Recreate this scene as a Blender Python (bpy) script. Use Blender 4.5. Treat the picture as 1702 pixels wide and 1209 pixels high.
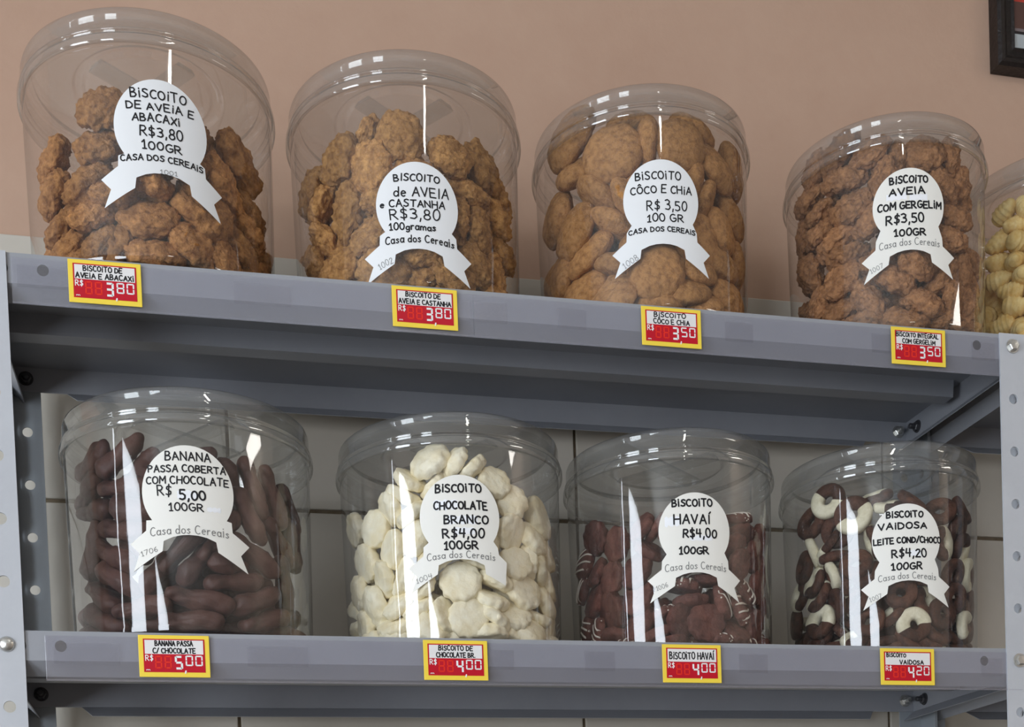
import bpy, bmesh, math, random
from math import sin, cos, pi, sqrt, radians
from mathutils import Vector, Matrix, Quaternion, noise
random.seed(11)
for o in list(bpy.data.objects):
    bpy.data.objects.remove(o)
SC = bpy.context.scene
COL = SC.collection
MM = 0.001
ZO = 1.85            # height above the floor of the lower bolt row (all lengths below are in mm from there)

# ------------------------------------------------------------------ camera, world, lights, exposure
CAM = (140.934, -1111.79, -247.276)
YAW, PITCH, ROLL = 0.235227, -0.033839, -0.0362885
FPX, PPY = 2147.6, 1626.09
_w = Vector((sin(YAW)*cos(PITCH), cos(YAW)*cos(PITCH), sin(PITCH)))
_r0 = Vector((cos(YAW), -sin(YAW), 0)); _u0 = _r0.cross(_w)
_r = cos(ROLL)*_r0 + sin(ROLL)*_u0; _u = -sin(ROLL)*_r0 + cos(ROLL)*_u0
cd = bpy.data.cameras.new('camera'); cam = bpy.data.objects.new('camera', cd); COL.objects.link(cam)
cam.matrix_world = Matrix(((_r.x, _u.x, -_w.x, CAM[0]*MM), (_r.y, _u.y, -_w.y, CAM[1]*MM),
                           (_r.z, _u.z, -_w.z, CAM[2]*MM+ZO), (0, 0, 0, 1)))
cd.sensor_width = 36.0; cd.lens = FPX*36.0/1702.0; cd.shift_y = (PPY-604.5)/1702.0
cd.clip_start = 0.05; cd.clip_end = 100
SC.camera = cam

wd = bpy.data.worlds.new('daylight'); SC.world = wd; wd.use_nodes = True
wd.node_tree.nodes['Background'].inputs[0].default_value = (0.80, 0.88, 1.0, 1)
wd.node_tree.nodes['Background'].inputs[1].default_value = 6.0

SC.view_settings.view_transform = 'Standard'
SC.view_settings.look = 'None'
SC.view_settings.gamma = 1.0
SC.view_settings.use_curve_mapping = False
SC.view_settings.exposure = -1.15
SC.cycles.max_bounces = 14
SC.cycles.transparent_max_bounces = 40
SC.cycles.glossy_bounces = 3
SC.cycles.diffuse_bounces = 4
SC.cycles.caustics_reflective = False
SC.cycles.caustics_refractive = False
SC.cycles.sample_clamp_indirect = 4.0

def area(name, loc, rot, sx, sy, power, col):
    l = bpy.data.lights.new(name, 'AREA'); l.shape = 'RECTANGLE'; l.size = sx; l.size_y = sy
    l.energy = power; l.color = col
    o = bpy.data.objects.new(name, l); COL.objects.link(o)
    o.location = (loc[0]*MM, loc[1]*MM, loc[2]*MM+ZO); o.rotation_euler = rot
    return o
# daylight entering through the shopfront openings (left wall) and the small window (right wall)
area('daylight_shopfront', (-2010, -3850, -10), (0, -pi/2, 0), 2.08, 1.5, 176, (0.86, 0.93, 1.0))
area('daylight_side_pane', (-2010, -1600, -10), (0, -pi/2, 0), 2.08, 0.86, 100, (0.86, 0.93, 1.0))
area('daylight_door_gap', (-2010, -740, -10), (0, -pi/2, 0), 2.08, 0.05, 6, (0.86, 0.93, 1.0))

# ------------------------------------------------------------------ helpers
def P(x, y, z): return Vector((x*MM, y*MM, z*MM+ZO))
def tag(o, label=None, cat=None, group=None, kind=None):
    if label: o['label'] = label
    if cat: o['category'] = cat
    if group: o['group'] = group
    if kind: o['kind'] = kind
    return o
def empty(name, loc, rz=0.0):
    o = bpy.data.objects.new(name, None); COL.objects.link(o); o.empty_display_size = 0.02
    o.location = P(*loc); o.rotation_euler = (0, 0, rz); return o
def mesh(name, verts, faces, smooth=False):
    me = bpy.data.meshes.new(name)
    me.from_pydata([(v[0]*MM, v[1]*MM, v[2]*MM) for v in verts], [], faces)
    me.validate(); me.update()
    if smooth: me.polygons.foreach_set('use_smooth', [True]*len(me.polygons))
    return me
def obj(name, me, mat=None, parent=None, loc=None):
    o = bpy.data.objects.new(name, me); COL.objects.link(o)
    if mat is not None and len(me.materials) == 0: me.materials.append(mat)
    if parent is not None:
        o.parent = parent
        if loc: o.location = (loc[0]*MM, loc[1]*MM, loc[2]*MM)
    else:
        o.location = P(*(loc or (0, 0, 0)))
    return o
class MB:
    def __init__(s): s.v = []; s.f = []
    def add(s, vs, fs):
        n = len(s.v); s.v += [tuple(v) for v in vs]; s.f += [tuple(i+n for i in f) for f in fs]
    def box(s, x0, x1, y0, y1, z0, z1):
        s.add([(x0,y0,z0),(x1,y0,z0),(x1,y1,z0),(x0,y1,z0),(x0,y0,z1),(x1,y0,z1),(x1,y1,z1),(x0,y1,z1)],
              [(0,3,2,1),(4,5,6,7),(0,1,5,4),(1,2,6,5),(2,3,7,6),(3,0,4,7)])
    def lathe(s, prof, n=64, c=(0,0,0), closed=False):
        vs = []; fs = []
        for (r, z) in prof:
            for i in range(n):
                a = 2*pi*i/n; vs.append((c[0]+r*cos(a), c[1]+r*sin(a), c[2]+z))
        m = len(prof)
        for j in range(m-1 if not closed else m):
            k = (j+1) % m
            for i in range(n):
                i2 = (i+1) % n
                fs.append((j*n+i, j*n+i2, k*n+i2, k*n+i))
        s.add(vs, fs)
    def prism(s, pts, y0, y1):
        n = len(pts)
        s.add([(x, y0, z) for x, z in pts]+[(x, y1, z) for x, z in pts],
              [tuple(range(n)), tuple(range(2*n-1, n-1, -1))]+[(i, i+n, (i+1) % n+n, (i+1) % n) for i in range(n)])
    def build(s, name, mat, parent=None, loc=None, smooth=False):
        return obj(name, mesh(name, s.v, s.f, smooth), mat, parent, loc)
def bevel(o, w, seg=2):
    m = o.modifiers.new('edge', 'BEVEL'); m.width = w*MM; m.segments = seg; m.limit_method = 'ANGLE'; m.angle_limit = radians(40)
    return o

# ------------------------------------------------------------------ materials
def newmat(name):
    m = bpy.data.materials.new(name); m.use_nodes = True; nt = m.node_tree
    b = nt.nodes['Principled BSDF']; return m, nt, b
def N(nt, t, **kw):
    n = nt.nodes.new(t)
    for k, v in kw.items():
        if k in n.inputs.keys(): n.inputs[k].default_value = v
        else: setattr(n, k, v)
    return n
def rgb(r, g, b):   # sRGB 0..255 to linear
    f = lambda c: (c/255/12.92) if c/255 <= 0.04045 else ((c/255+0.055)/1.055)**2.4
    return (f(r), f(g), f(b), 1)
def plain(name, col, rough=0.6, spec=0.4):
    m, nt, b = newmat(name); b.inputs['Base Color'].default_value = col; b.inputs['Roughness'].default_value = rough
    b.inputs['Specular IOR Level'].default_value = spec; return m
def noisy(name, c1, c2, scale=60, rough=0.6, bump=0.0, bscale=200, spec=0.3, rnd=0.0, detail=6, lo=.35, hi=.68, metallic=0.0, bdist=.002):
    m, nt, b = newmat(name); L = nt.links
    tc = N(nt, 'ShaderNodeTexCoord'); no = N(nt, 'ShaderNodeTexNoise', Scale=scale, Detail=detail, Roughness=.72)
    L.new(tc.outputs['Object'], no.inputs['Vector'])
    cr = N(nt, 'ShaderNodeValToRGB'); cr.color_ramp.elements[0].color = c1; cr.color_ramp.elements[1].color = c2
    cr.color_ramp.elements[0].position = lo; cr.color_ramp.elements[1].position = hi
    L.new(no.outputs['Fac'], cr.inputs['Fac'])
    out = cr.outputs['Color']
    if rnd:
        oi = N(nt, 'ShaderNodeObjectInfo'); mr = N(nt, 'ShaderNodeMapRange'); mr.inputs['To Min'].default_value = 1-rnd; mr.inputs['To Max'].default_value = 1+rnd
        L.new(oi.outputs['Random'], mr.inputs['Value'])
        hs = N(nt, 'ShaderNodeHueSaturation'); L.new(mr.outputs['Result'], hs.inputs['Value']); L.new(out, hs.inputs['Color'])
        out = hs.outputs['Color']
    L.new(out, b.inputs['Base Color'])
    b.inputs['Roughness'].default_value = rough; b.inputs['Specular IOR Level'].default_value = spec; b.inputs['Metallic'].default_value = metallic
    if bump:
        n2 = N(nt, 'ShaderNodeTexNoise', Scale=bscale, Detail=5, Roughness=.6); L.new(tc.outputs['Object'], n2.inputs['Vector'])
        bp = N(nt, 'ShaderNodeBump', Strength=bump, Distance=bdist); L.new(n2.outputs['Fac'], bp.inputs['Height']); L.new(bp.outputs['Normal'], b.inputs['Normal'])
    return m
def clear(name, tint, haze, hazecol=(0.8, 0.82, 0.85, 1), f0=0.085, rough=0.03, edge=0.35, wave=0.0):
    """thin clear plastic sheet: passes light straight through, mirrors by angle, dims a little towards its rims"""
    m, nt, b = newmat(name); L = nt.links; nt.nodes.remove(b); out = nt.nodes['Material Output']
    lw = N(nt, 'ShaderNodeLayerWeight', Blend=0.5)
    p5 = N(nt, 'ShaderNodeMath', operation='POWER'); p5.inputs[1].default_value = 4.5; L.new(lw.outputs['Facing'], p5.inputs[0])
    ma = N(nt, 'ShaderNodeMath', operation='MULTIPLY_ADD'); ma.inputs[1].default_value = 0.80-f0; ma.inputs[2].default_value = f0
    L.new(p5.outputs[0], ma.inputs[0])
    p3 = N(nt, 'ShaderNodeMath', operation='POWER'); p3.inputs[1].default_value = 6.0; L.new(lw.outputs['Facing'], p3.inputs[0])
    mx = N(nt, 'ShaderNodeMix', data_type='RGBA'); mx.inputs[6].default_value = tint
    mx.inputs[7].default_value = tuple(t*(1-edge) for t in tint[:3])+(1,); L.new(p3.outputs[0], mx.inputs[0])
    tr = N(nt, 'ShaderNodeBsdfTransparent'); L.new(mx.outputs[2], tr.inputs['Color'])
    df = N(nt, 'ShaderNodeBsdfDiffuse', Color=hazecol)
    m1 = N(nt, 'ShaderNodeMixShader'); m1.inputs[0].default_value = haze; L.new(tr.outputs[0], m1.inputs[1]); L.new(df.outputs[0], m1.inputs[2])
    gl = N(nt, 'ShaderNodeBsdfGlossy', Roughness=rough, Color=(1, 1, 1, 1))
    if wave:
        tc = N(nt, 'ShaderNodeTexCoord'); mp = N(nt, 'ShaderNodeMapping'); mp.inputs['Scale'].default_value = (1, 1, .35); L.new(tc.outputs['Object'], mp.inputs[0])
        no = N(nt, 'ShaderNodeTexNoise', Scale=22, Detail=3, Roughness=.55); L.new(mp.outputs[0], no.inputs['Vector'])
        bp = N(nt, 'ShaderNodeBump', Strength=wave, Distance=.004); L.new(no.outputs['Fac'], bp.inputs['Height']); L.new(bp.outputs['Normal'], gl.inputs['Normal'])
    m2 = N(nt, 'ShaderNodeMixShader'); L.new(ma.outputs[0], m2.inputs[0]); L.new(m1.outputs[0], m2.inputs[1]); L.new(gl.outputs[0], m2.inputs[2])
    L.new(m2.outputs[0], out.inputs['Surface'])
    return m

STEEL = noisy('painted_steel', (.300, .312, .345, 1), (.335, .347, .380, 1), 9, .42, .05, 900, .45)
POST = noisy('post_paint', (.50, .52, .56, 1), (.55, .57, .61, 1), 12, .45, .05, 900, .4)
REARSTEEL = noisy('rear_steel', (.30, .33, .36, 1), (.34, .37, .40, 1), 12, .45, .05, 900, .4)
ZINC = noisy('zinc', (.55, .55, .53, 1), (.75, .75, .72, 1), 80, .28, .1, 900, .5, metallic=.9)
DARKMETAL = plain('dark_bolt', (.04, .04, .045, 1), .35, .6)
PLASTER = noisy('painted_plaster', rgb(190, 158, 138), rgb(201, 171, 151), 2.2, .75, .12, 55, .2, bdist=.004)
TILE = noisy('glazed_tile', rgb(196, 190, 178), rgb(206, 200, 190), 2.5, .35, .0, 50, .4)
GROUT = noisy('grout', rgb(105, 92, 76), rgb(130, 118, 100), 60, .9, .3, 300, .1)
ROOMWALL = plain('room_paint', rgb(196, 180, 166), .8, .2)
ROOMFLOOR = noisy('floor_tile', rgb(96, 90, 84), rgb(118, 112, 104), 3, .4)
CEIL = plain('ceiling_paint', rgb(205, 203, 198), .9, .1)
JAR = clear('jar_plastic', (.95, .95, .945, 1), .016, f0=.075, edge=.6, wave=.10)
LIDM = clear('lid_plastic', (.87, .875, .865, 1), .06, f0=.10, edge=.6, rough=.04, wave=.05)
RAIL = clear('rail_plastic', (.95, .95, .97, 1), .05, (.75, .75, .85, 1), f0=.05, rough=.12, edge=.2)
PAD = clear('adhesive_film', (.965, .965, .975, 1), .02, (.6, .6, .7, 1), f0=.04, rough=.3, edge=.2)
PAPER_COOL = plain('label_paper_white', (.86, .88, .90, 1), .55, .25)
PAPER_WARM = plain('label_paper_ivory', (.88, .87, .82, 1), .5, .3)
INK = plain('black_ink', (.012, .012, .015, 1), .5, .3)
INKGREY = plain('grey_print', (.20, .20, .20, 1), .6, .2)
CORRECT = plain('correction_fluid', (.93, .95, .99, 1), .4, .3)
YELLOW = plain('tag_yellow', rgb(252, 222, 78), .45, .35)
RED = plain('tag_red', rgb(196, 12, 40), .4, .35)
TAGWHITE = plain('tag_white', (.86, .85, .85, 1), .45, .3)
DIM = plain('segment_orange', rgb(238, 52, 34), .45, .3)
WHITE = plain('digit_white', (.92, .92, .92, 1), .45, .3)
OAT = noisy('oat_crumb', rgb(108, 62, 34), rgb(204, 148, 92), 150, .85, 1.0, 330, .15, rnd=.22, lo=.30, hi=.66)
OAT2 = noisy('oat_nut_crumb', rgb(114, 70, 36), rgb(212, 160, 98), 140, .85, 1.0, 300, .15, rnd=.2, lo=.30, hi=.66)
OAT3 = noisy('oat_sesame_crumb', rgb(98, 60, 38), rgb(190, 138, 94), 160, .85, 1.0, 360, .15, rnd=.18, lo=.30, hi=.66)
COCO = noisy('coconut_crumb', rgb(122, 78, 44), rgb(188, 138, 86), 170, .8, .9, 380, .15, rnd=.16, lo=.28, hi=.56)
BANANA = noisy('banana_chocolate', rgb(58, 38, 34), rgb(96, 64, 57), 50, .5, .5, 110, .3, rnd=.2, lo=.3, hi=.75)
CREAM = noisy('white_chocolate', rgb(244, 230, 192), rgb(254, 248, 226), 50, .55, .7, 110, .3, rnd=.06)
CHOC = noisy('cocoa_biscuit', rgb(74, 42, 37), rgb(122, 78, 68), 90, .6, .9, 240, .25, rnd=.18)
ICING = noisy('white_icing', rgb(226, 216, 200), rgb(244, 238, 228), 90, .5, .2, 200, .3)
RINGB = noisy('ring_biscuit', rgb(50, 33, 28), rgb(104, 68, 52), 110, .6, 1.0, 200, .2, rnd=.25)
RINGW = noisy('condensed_milk_cream', rgb(214, 206, 176), rgb(242, 236, 212), 110, .6, .3, 260, .25)
BUTTER = noisy('butter_biscuit', rgb(230, 190, 112), rgb(252, 230, 168), 60, .7, .35, 160, .2, rnd=.08)
FRAMEW = noisy('dark_carved_wood', rgb(12, 8, 8), rgb(30, 22, 22), 120, .35, .6, 160, .5)

# ------------------------------------------------------------------ handwriting (single strokes as thin ink ribbons)
def arc(cx, cy, rx, ry, a0, a1, n=8):
    return [(cx+rx*cos(radians(a0+(a1-a0)*i/n)), cy+ry*sin(radians(a0+(a1-a0)*i/n))) for i in range(n+1)]
G = {
 'A': (4, [[(0,0),(2,6),(4,0)], [(.8,2.2),(3.3,2.2)]]),
 'B': (3.6, [[(0,0),(0,6)], [(0,6),(2.2,5.8),(2.8,4.6),(2,3.4),(0,3.1)], [(0,3.1),(2.6,2.9),(3.5,1.6),(2.5,.2),(0,0)]]),
 'C': (3.6, [arc(2.1,3,2.1,3,50,310,10)]),
 'D': (3.8, [[(0,0),(0,6)], [(0,6),(2.2,5.6),(3.7,3.6),(3.4,1.4),(2,.2),(0,0)]]),
 'E': (3.4, [[(3.3,6),(0,6),(0,0),(3.4,0)], [(0,3.1),(2.7,3.1)]]),
 'G': (3.9, [arc(2.1,3,2.1,3,55,330,10)+[(3.9,2.8),(2.2,2.8)]]),
 'H': (3.8, [[(0,0),(0,6)], [(3.7,0),(3.7,6)], [(0,3.1),(3.7,3.1)]]),
 'I': (1.0, [[(.5,0),(.5,6)]]),
 'i': (1.0, [[(.5,0),(.5,4.4)], [(.5,5.7),(.5,6.2)]]),
 'L': (3.1, [[(0,6),(0,0),(3.1,0)]]),
 'M': (4.4, [[(0,0),(.2,6),(2.2,2.2),(4.2,6),(4.4,0)]]),
 'N': (3.8, [[(0,0),(0,6),(3.7,0),(3.7,6)]]),
 'O': (4.0, [arc(2,3,2,3,90,450,14)]),
 'P': (3.4, [[(0,0),(0,6),(2.4,5.8),(3.3,4.5),(2.4,3.1),(0,2.8)]]),
 'R': (3.7, [[(0,0),(0,6),(2.4,5.8),(3.2,4.5),(2.4,3.1),(0,2.9)], [(1.2,2.9),(3.7,0)]]),
 'S': (3.3, [[(3.2,5.3),(1.9,6),(.5,5.5),(.3,4.2),(1.8,3.1),(3.1,2.2),(3,.7),(1.6,0),(0,.7)]]),
 'T': (4.0, [[(0,6),(4,6)], [(2,6),(2,0)]]),
 'U': (3.8, [[(0,6),(.1,1.6),(1.3,.1),(2.7,.2),(3.7,1.6),(3.8,6)]]),
 'V': (3.8, [[(0,6),(1.9,0),(3.8,6)]]),
 'X': (3.6, [[(0,0),(3.6,6)], [(0,6),(3.6,0)]]),
 '0': (3.4, [arc(1.7,3,1.7,3,90,450,14)]),
 '1': (2.2, [[(0,4.4),(1.3,6),(1.3,0)], [(.2,0),(2.3,0)]]),
 '2': (3.3, [[(.1,4.9),(1,5.9),(2.4,5.8),(3,4.5),(0,0),(3.3,0)]]),
 '3': (3.2, [[(.1,5.5),(1.6,6),(2.9,5),(2.6,3.7),(1.2,3.2),(2.8,2.7),(3.2,1.3),(2,.1),(0,.5)]]),
 '4': (3.5, [[(.5,6),(0,2.8),(3.3,2.8)], [(2.7,6),(2.5,0)]]),
 '5': (3.2, [[(3.1,6),(.5,6),(.3,3.5),(1.8,3.7),(3.1,2.6),(2.9,.8),(1.4,0),(0,.5)]]),
 '6': (3.2, [[(2.6,6),(.8,4.4),(.1,2),(.9,.2),(2.3,.1),(3.1,1.4),(2.5,2.8),(1.2,2.9),(.2,1.9)]]),
 '7': (3.2, [[(0,6),(3.2,6),(1,0)]]),
 '8': (3.2, [arc(1.6,4.5,1.3,1.5,90,450,10), arc(1.6,1.5,1.6,1.5,90,450,10)]),
 '9': (3.2, [arc(1.6,4.3,1.5,1.7,0,360,10)+[(2.9,2),(1.6,0)]]),
 '$': (3.6, [[(3.2,4.9),(1.8,5.6),(.6,5.1),(.5,4),(1.8,3.1),(3.1,2.3),(3,1),(1.6,.4),(.2,1)], [(1.9,6.7),(1.7,-.7)]]),
 ',': (.9, [[(.6,.5),(.2,-1.2)]]), '.': (.8, [[(.3,0),(.5,.3)]]),
 '/': (2.6, [[(0,-.3),(2.5,6.3)]]),
 'Ô': (4.0, [arc(2,2.8,2,2.8,90,450,14), [(1,6.8),(2,7.8),(3,6.8)]]),
 'Í': (1.4, [[(.5,0),(.5,5.6)], [(.6,6.6),(1.5,7.8)]]),
 'a': (2.8, [arc(1.3,1.7,1.3,1.7,20,340,10), [(2.7,3.4),(2.7,.3),(3,0)]]),
 'c': (2.6, [arc(1.5,1.7,1.5,1.7,50,310,8)]),
 'd': (2.9, [arc(1.3,1.7,1.3,1.7,20,340,10), [(2.7,6),(2.7,0)]]),
 'e': (2.8, [[(.1,1.8),(2.6,2)]+arc(1.4,1.7,1.3,1.7,10,310,10)]),
 'g': (2.8, [arc(1.3,1.8,1.3,1.6,10,350,10), [(2.7,3.4),(2.6,-1.2),(1.4,-2),(.3,-1.4)]]),
 'm': (4.2, [[(0,0),(0,3.3)], [(0,2.4),(1,3.4),(2,2.6),(2,0)], [(2,2.4),(3.1,3.4),(4.1,2.6),(4.1,0)]]),
 'o': (2.8, [arc(1.4,1.7,1.4,1.7,90,450,10)]),
 'r': (2.0, [[(0,0),(0,3.3)], [(0,2.2),(1,3.3),(2,3.1)]]),
 's': (2.3, [[(2.2,2.9),(1.2,3.4),(.3,2.8),(1.2,1.9),(2.2,1),(1.2,0),(0,.5)]]),
 'l': (1.0, [[(.5,0),(.5,3.3)], [(.5,4.4),(.5,4.9)]]),
}
rw = random.Random(3)
def write(mb, text, cx, cy, w, h, sw, mapf, rot=0, jit=.12, arcv=0.0, dbl=False):
    """ink strokes of TEXT centred at (cx, cy), w wide and h high (capitals), stroke width sw"""
    x = 0; items = []
    for ch in text:
        if ch == ' ': x += 2.4; continue
        gw, st = G[ch]; items.append((x, st)); x += gw+1.3
    tot = max(x-1.3, .1); sx = w/tot; sy = h/6.0; ca, sa = cos(radians(rot)), sin(radians(rot))
    for gx, st in items:
        jy = rw.uniform(-jit, jit)*2; js = 1+rw.uniform(-jit, jit)*.6; sh = rw.uniform(-jit, jit)*.5
        for line in st:
            pts = []
            for (a, b) in line:
                u = (gx+a+sh*b-tot/2)*sx; v = (b*js-3+jy)*sy
                v += arcv*(1-(2*u/w)**2)
                pts.append((cx+u*ca-v*sa, cy+u*sa+v*ca))
            for (p, q) in zip(pts, pts[1:]):
                dx, dy = q[0]-p[0], q[1]-p[1]; L = sqrt(dx*dx+dy*dy) or 1e-6; tx, ty = dx/L, dy/L; nx, ny = -ty*sw/2, tx*sw/2
                nseg = max(1, int(L/2.5)); row = []; write.n = (write.n+1) % 40; e = write.n*.0022
                row.append((p[0]-tx*sw*.42, p[1]-ty*sw*.42, .5))
                for k in range(nseg+1): row.append((p[0]+dx*k/nseg, p[1]+dy*k/nseg, 1))
                row.append((q[0]+tx*sw*.42, q[1]+ty*sw*.42, .5)); vs = []
                for (mx_, my_, g) in row: vs += [mapf(mx_-nx*g, my_-ny*g, e), mapf(mx_+nx*g, my_+ny*g, e)]
                mb.add(vs, [(2*k, 2*k+1, 2*k+3, 2*k+2) for k in range(len(row)-1)])
write.n = 0

# ------------------------------------------------------------------ room shell
W = 923.9
ZT = (11.7, 311.7)           # top faces of the two shelves
FL = -1850.0; CE = 1350.0
def struct(name, mb, mat):
    return tag(mb.build(name, mat), kind='structure')
m = MB(); m.box(-2100, 3300, 253, 300, FL, CE); wall = struct('wall_back', m, PLASTER)
wall['label'] = 'beige-pink painted plaster wall above the tiles'
m = MB(); m.box(-2100, 3300, 248, 253, FL, 452); grout = m.build('grout_bed', GROUT, wall); grout.location.z = 0
grout['label'] = 'brown grout bed behind the tiles'
tile_me = None
xs = [-2030+372.6*i for i in range(-1, 15)]
xs = [189.5+368.2*i for i in range(-6, 9)]
for (z0, z1) in ((197+2, 452.5), (-171+2, 197-2), (-539+2, -171-2)):
    for a, b in zip(xs, xs[1:]):
        mb = MB(); mb.box(0, b-a-3.2, 0, 6, 0, z1-z0)
        t = mb.build('tile', TILE, wall); t.location = Vector(((a+1.6)*MM, 245*MM, z0*MM))
        bevel(t, 1.2, 2)
for t in wall.children: pass
m = MB(); m.box(-2100, 3300, -6050, -6000, FL, CE); struct('wall_rear', m, ROOMWALL)
m = MB(); m.box(-2100, 3300, -6050, 300, FL-50, FL); struct('floor', m, ROOMFLOOR)
m = MB(); m.box(-2100, 3300, -6050, 300, CE, CE+50); struct('ceiling', m, CEIL)
# left wall with two tall shopfront openings
m = MB(); X0, X1 = -2100, -2030

for (y0, y1) in ((-6050, -4620), (-3080, -2050), (-1150, -770), (-710, 300)): m.box(X0, X1, y0, y1, FL, CE)
for (y0, y1) in ((-4620, -3080), (-2050, -1150), (-770, -710)): m.box(X0, X1, y0, y1, 1035, CE); m.box(X0, X1, y0, y1, FL, -1060)
struct('wall_left', m, ROOMWALL)
m = MB(); m.box(3230, 3300, -6050, 300, FL, CE); struct('wall_right', m, ROOMWALL)

# ceiling tube lamp: runs away from the wall, it draws the narrow streak down each upper jar
def glow(name, col, k):
    m_, nt, b_ = newmat(name); b_.inputs['Emission Color'].default_value = col; b_.inputs['Emission Strength'].default_value = k; return m_
lamp = tag(empty('ceiling_lamp', (632, -1260, 1290)), 'short white ceiling lamp with one fluorescent tube above the aisle', 'lamp')
m = MB(); m.box(-40, 40, -265, 265, 25, 58); m.build('housing', CEIL, lamp)
m = MB(); m.lathe([(19, -240), (19, 240)], 16)
m.v = [(x, z, y) for x, y, z in m.v]; m.build('tube', glow('tube_glow', (1, .96, .90, 1), 60), lamp, smooth=True)
for s_ in (-1, 1):
    m = MB(); m.box(-20, 20, s_*252-12, s_*252+12, -20, 30); m.build('lamp_holder', CEIL, lamp)
for (x, y, hx, hy, k, lb_) in ((3010, -1450, 190, 420, 26, 'long white ceiling panel lamp near the right wall'), (800, -2640, 130, 130, 26, 'small square white ceiling panel lamp behind the tube lamp')):
    pl = tag(empty('panel_lamp', (x, y, 1300)), lb_, 'lamp')
    m = MB(); m.box(-hx, hx, -hy, hy, 6, 50); m.build('housing', CEIL, pl)
    m = MB(); m.box(-hx+12, hx-12, -hy+12, hy-12, -2, 6); m.build('diffuser', glow('panel_glow', (1, .95, .88, 1), k), pl)

# ------------------------------------------------------------------ steel shelving
def plate_cells(mb, x0, x1, cells, hx, hr, y0, y1, n=20):
    """upright plate in the XZ plane from y0 (front) to y1; cells = [(z0, z1, hole z or None)]"""
    for (z0, z1, hz) in cells:
        if hz is None:
            mb.box(x0, x1, y0, y1, z0, z1); continue
        ring = [(hx+hr*cos(2*pi*i/n), hz+hr*sin(2*pi*i/n)) for i in range(n)]
        out = []
        for i in range(n):
            a = 2*pi*i/n; c, s_ = cos(a), sin(a)
            tx = ((x1-hx) if c > 0 else (x0-hx))/c if abs(c) > 1e-9 else 1e9
            tz = ((z1-hz) if s_ > 0 else (z0-hz))/s_ if abs(s_) > 1e-9 else 1e9
            t = min(tx, tz); out.append([hx+c*t, hz+s_*t])
        for cx_, cz_ in ((x0, z0), (x0, z1), (x1, z0), (x1, z1)):
            k = min(range(n), key=lambda i: (out[i][0]-cx_)**2+(out[i][1]-cz_)**2); out[k] = [cx_, cz_]
        vs = [(x, y0, z) for x, z in ring]+[(x, y0, z) for x, z in out]+[(x, y1, z) for x, z in ring]+[(x, y1, z) for x, z in out]
        fs = []
        for i in range(n):
            j = (i+1) % n
            fs += [(i, j, n+j, n+i), (2*n+i, 3*n+i, 3*n+j, 2*n+j), (i, 2*n+i, 2*n+j, j), (n+i, n+j, 3*n+j, 3*n+i)]
        mb.add(vs, fs)
def post(parent, xh, edge_in, y, front, mat):
    """L-shaped perforated post; xh hole column X, edge_in +1 when its free edge is towards +X"""
    mb = MB(); x0, x1 = (xh-15.2, xh+13.5) if edge_in > 0 else (xh-13.5, xh+15.2)
    cells = [(50*k-25, 50*k+25 if k < 6 else 312, 50*k) for k in range(-12, 7)]
    y0, y1 = (y-2, y-.2) if front else (y+.2, y+2)
    plate_cells(mb, x0, x1, cells, xh, 4.8, y0, y1)
    # side flange (holes too): build flat then turn
    s = MB(); plate_cells(s, -14.5, 14.5, cells, 0, 4.8, 0, 1.8)
    xs_ = x0 if edge_in > 0 else x1-1.8; yc = (y0+14.6) if front else (y1-14.6)
    s.v = [(xs_+yy, yc+xx, zz) for xx, yy, zz in s.v]; mb.add(s.v, s.f)
    return mb.build('post', mat, parent)
def bolt(parent, x, z, y, d=1, mat=None, axis='y', head='hex', nut=False):
    """hexagon or round bolt head standing proud of y; d=-1 heads towards the viewer"""
    mat = mat or ZINC
    mb = MB()
    if head == 'hex':
        pr_ = [(0.01, 4.6), (4.4, 4.4), (5.3, 3.6), (5.5, .8), (5.5, 0)]
        mb.lathe(pr_, 6); mb.lathe([(6.6, 1.0), (6.8, .5), (6.8, 0)], 24); mb.add([(0.01, 0, 0)], [])
        mb.lathe([(.01, 1.0), (6.6, 1.0)], 24)
    else:
        mb.lathe([(.01, 3.4), (3, 3.2), (5, 2.2), (6.2, .8), (6.3, 0)], 24)
    if nut:
        mb.lathe([(.01, 10.5), (2.4, 10.3), (2.9, 9.5), (2.9, 4)], 16)
    if axis == 'y': mb.v = [(a, -c if d < 0 else c, b) for a, b, c in mb.v]
    else: mb.v = [(c*d, a, b) for a, b, c in mb.v]
    o = mb.build('bolt', mat, parent, (x, y, z), smooth=head != 'hex'); return o
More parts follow.
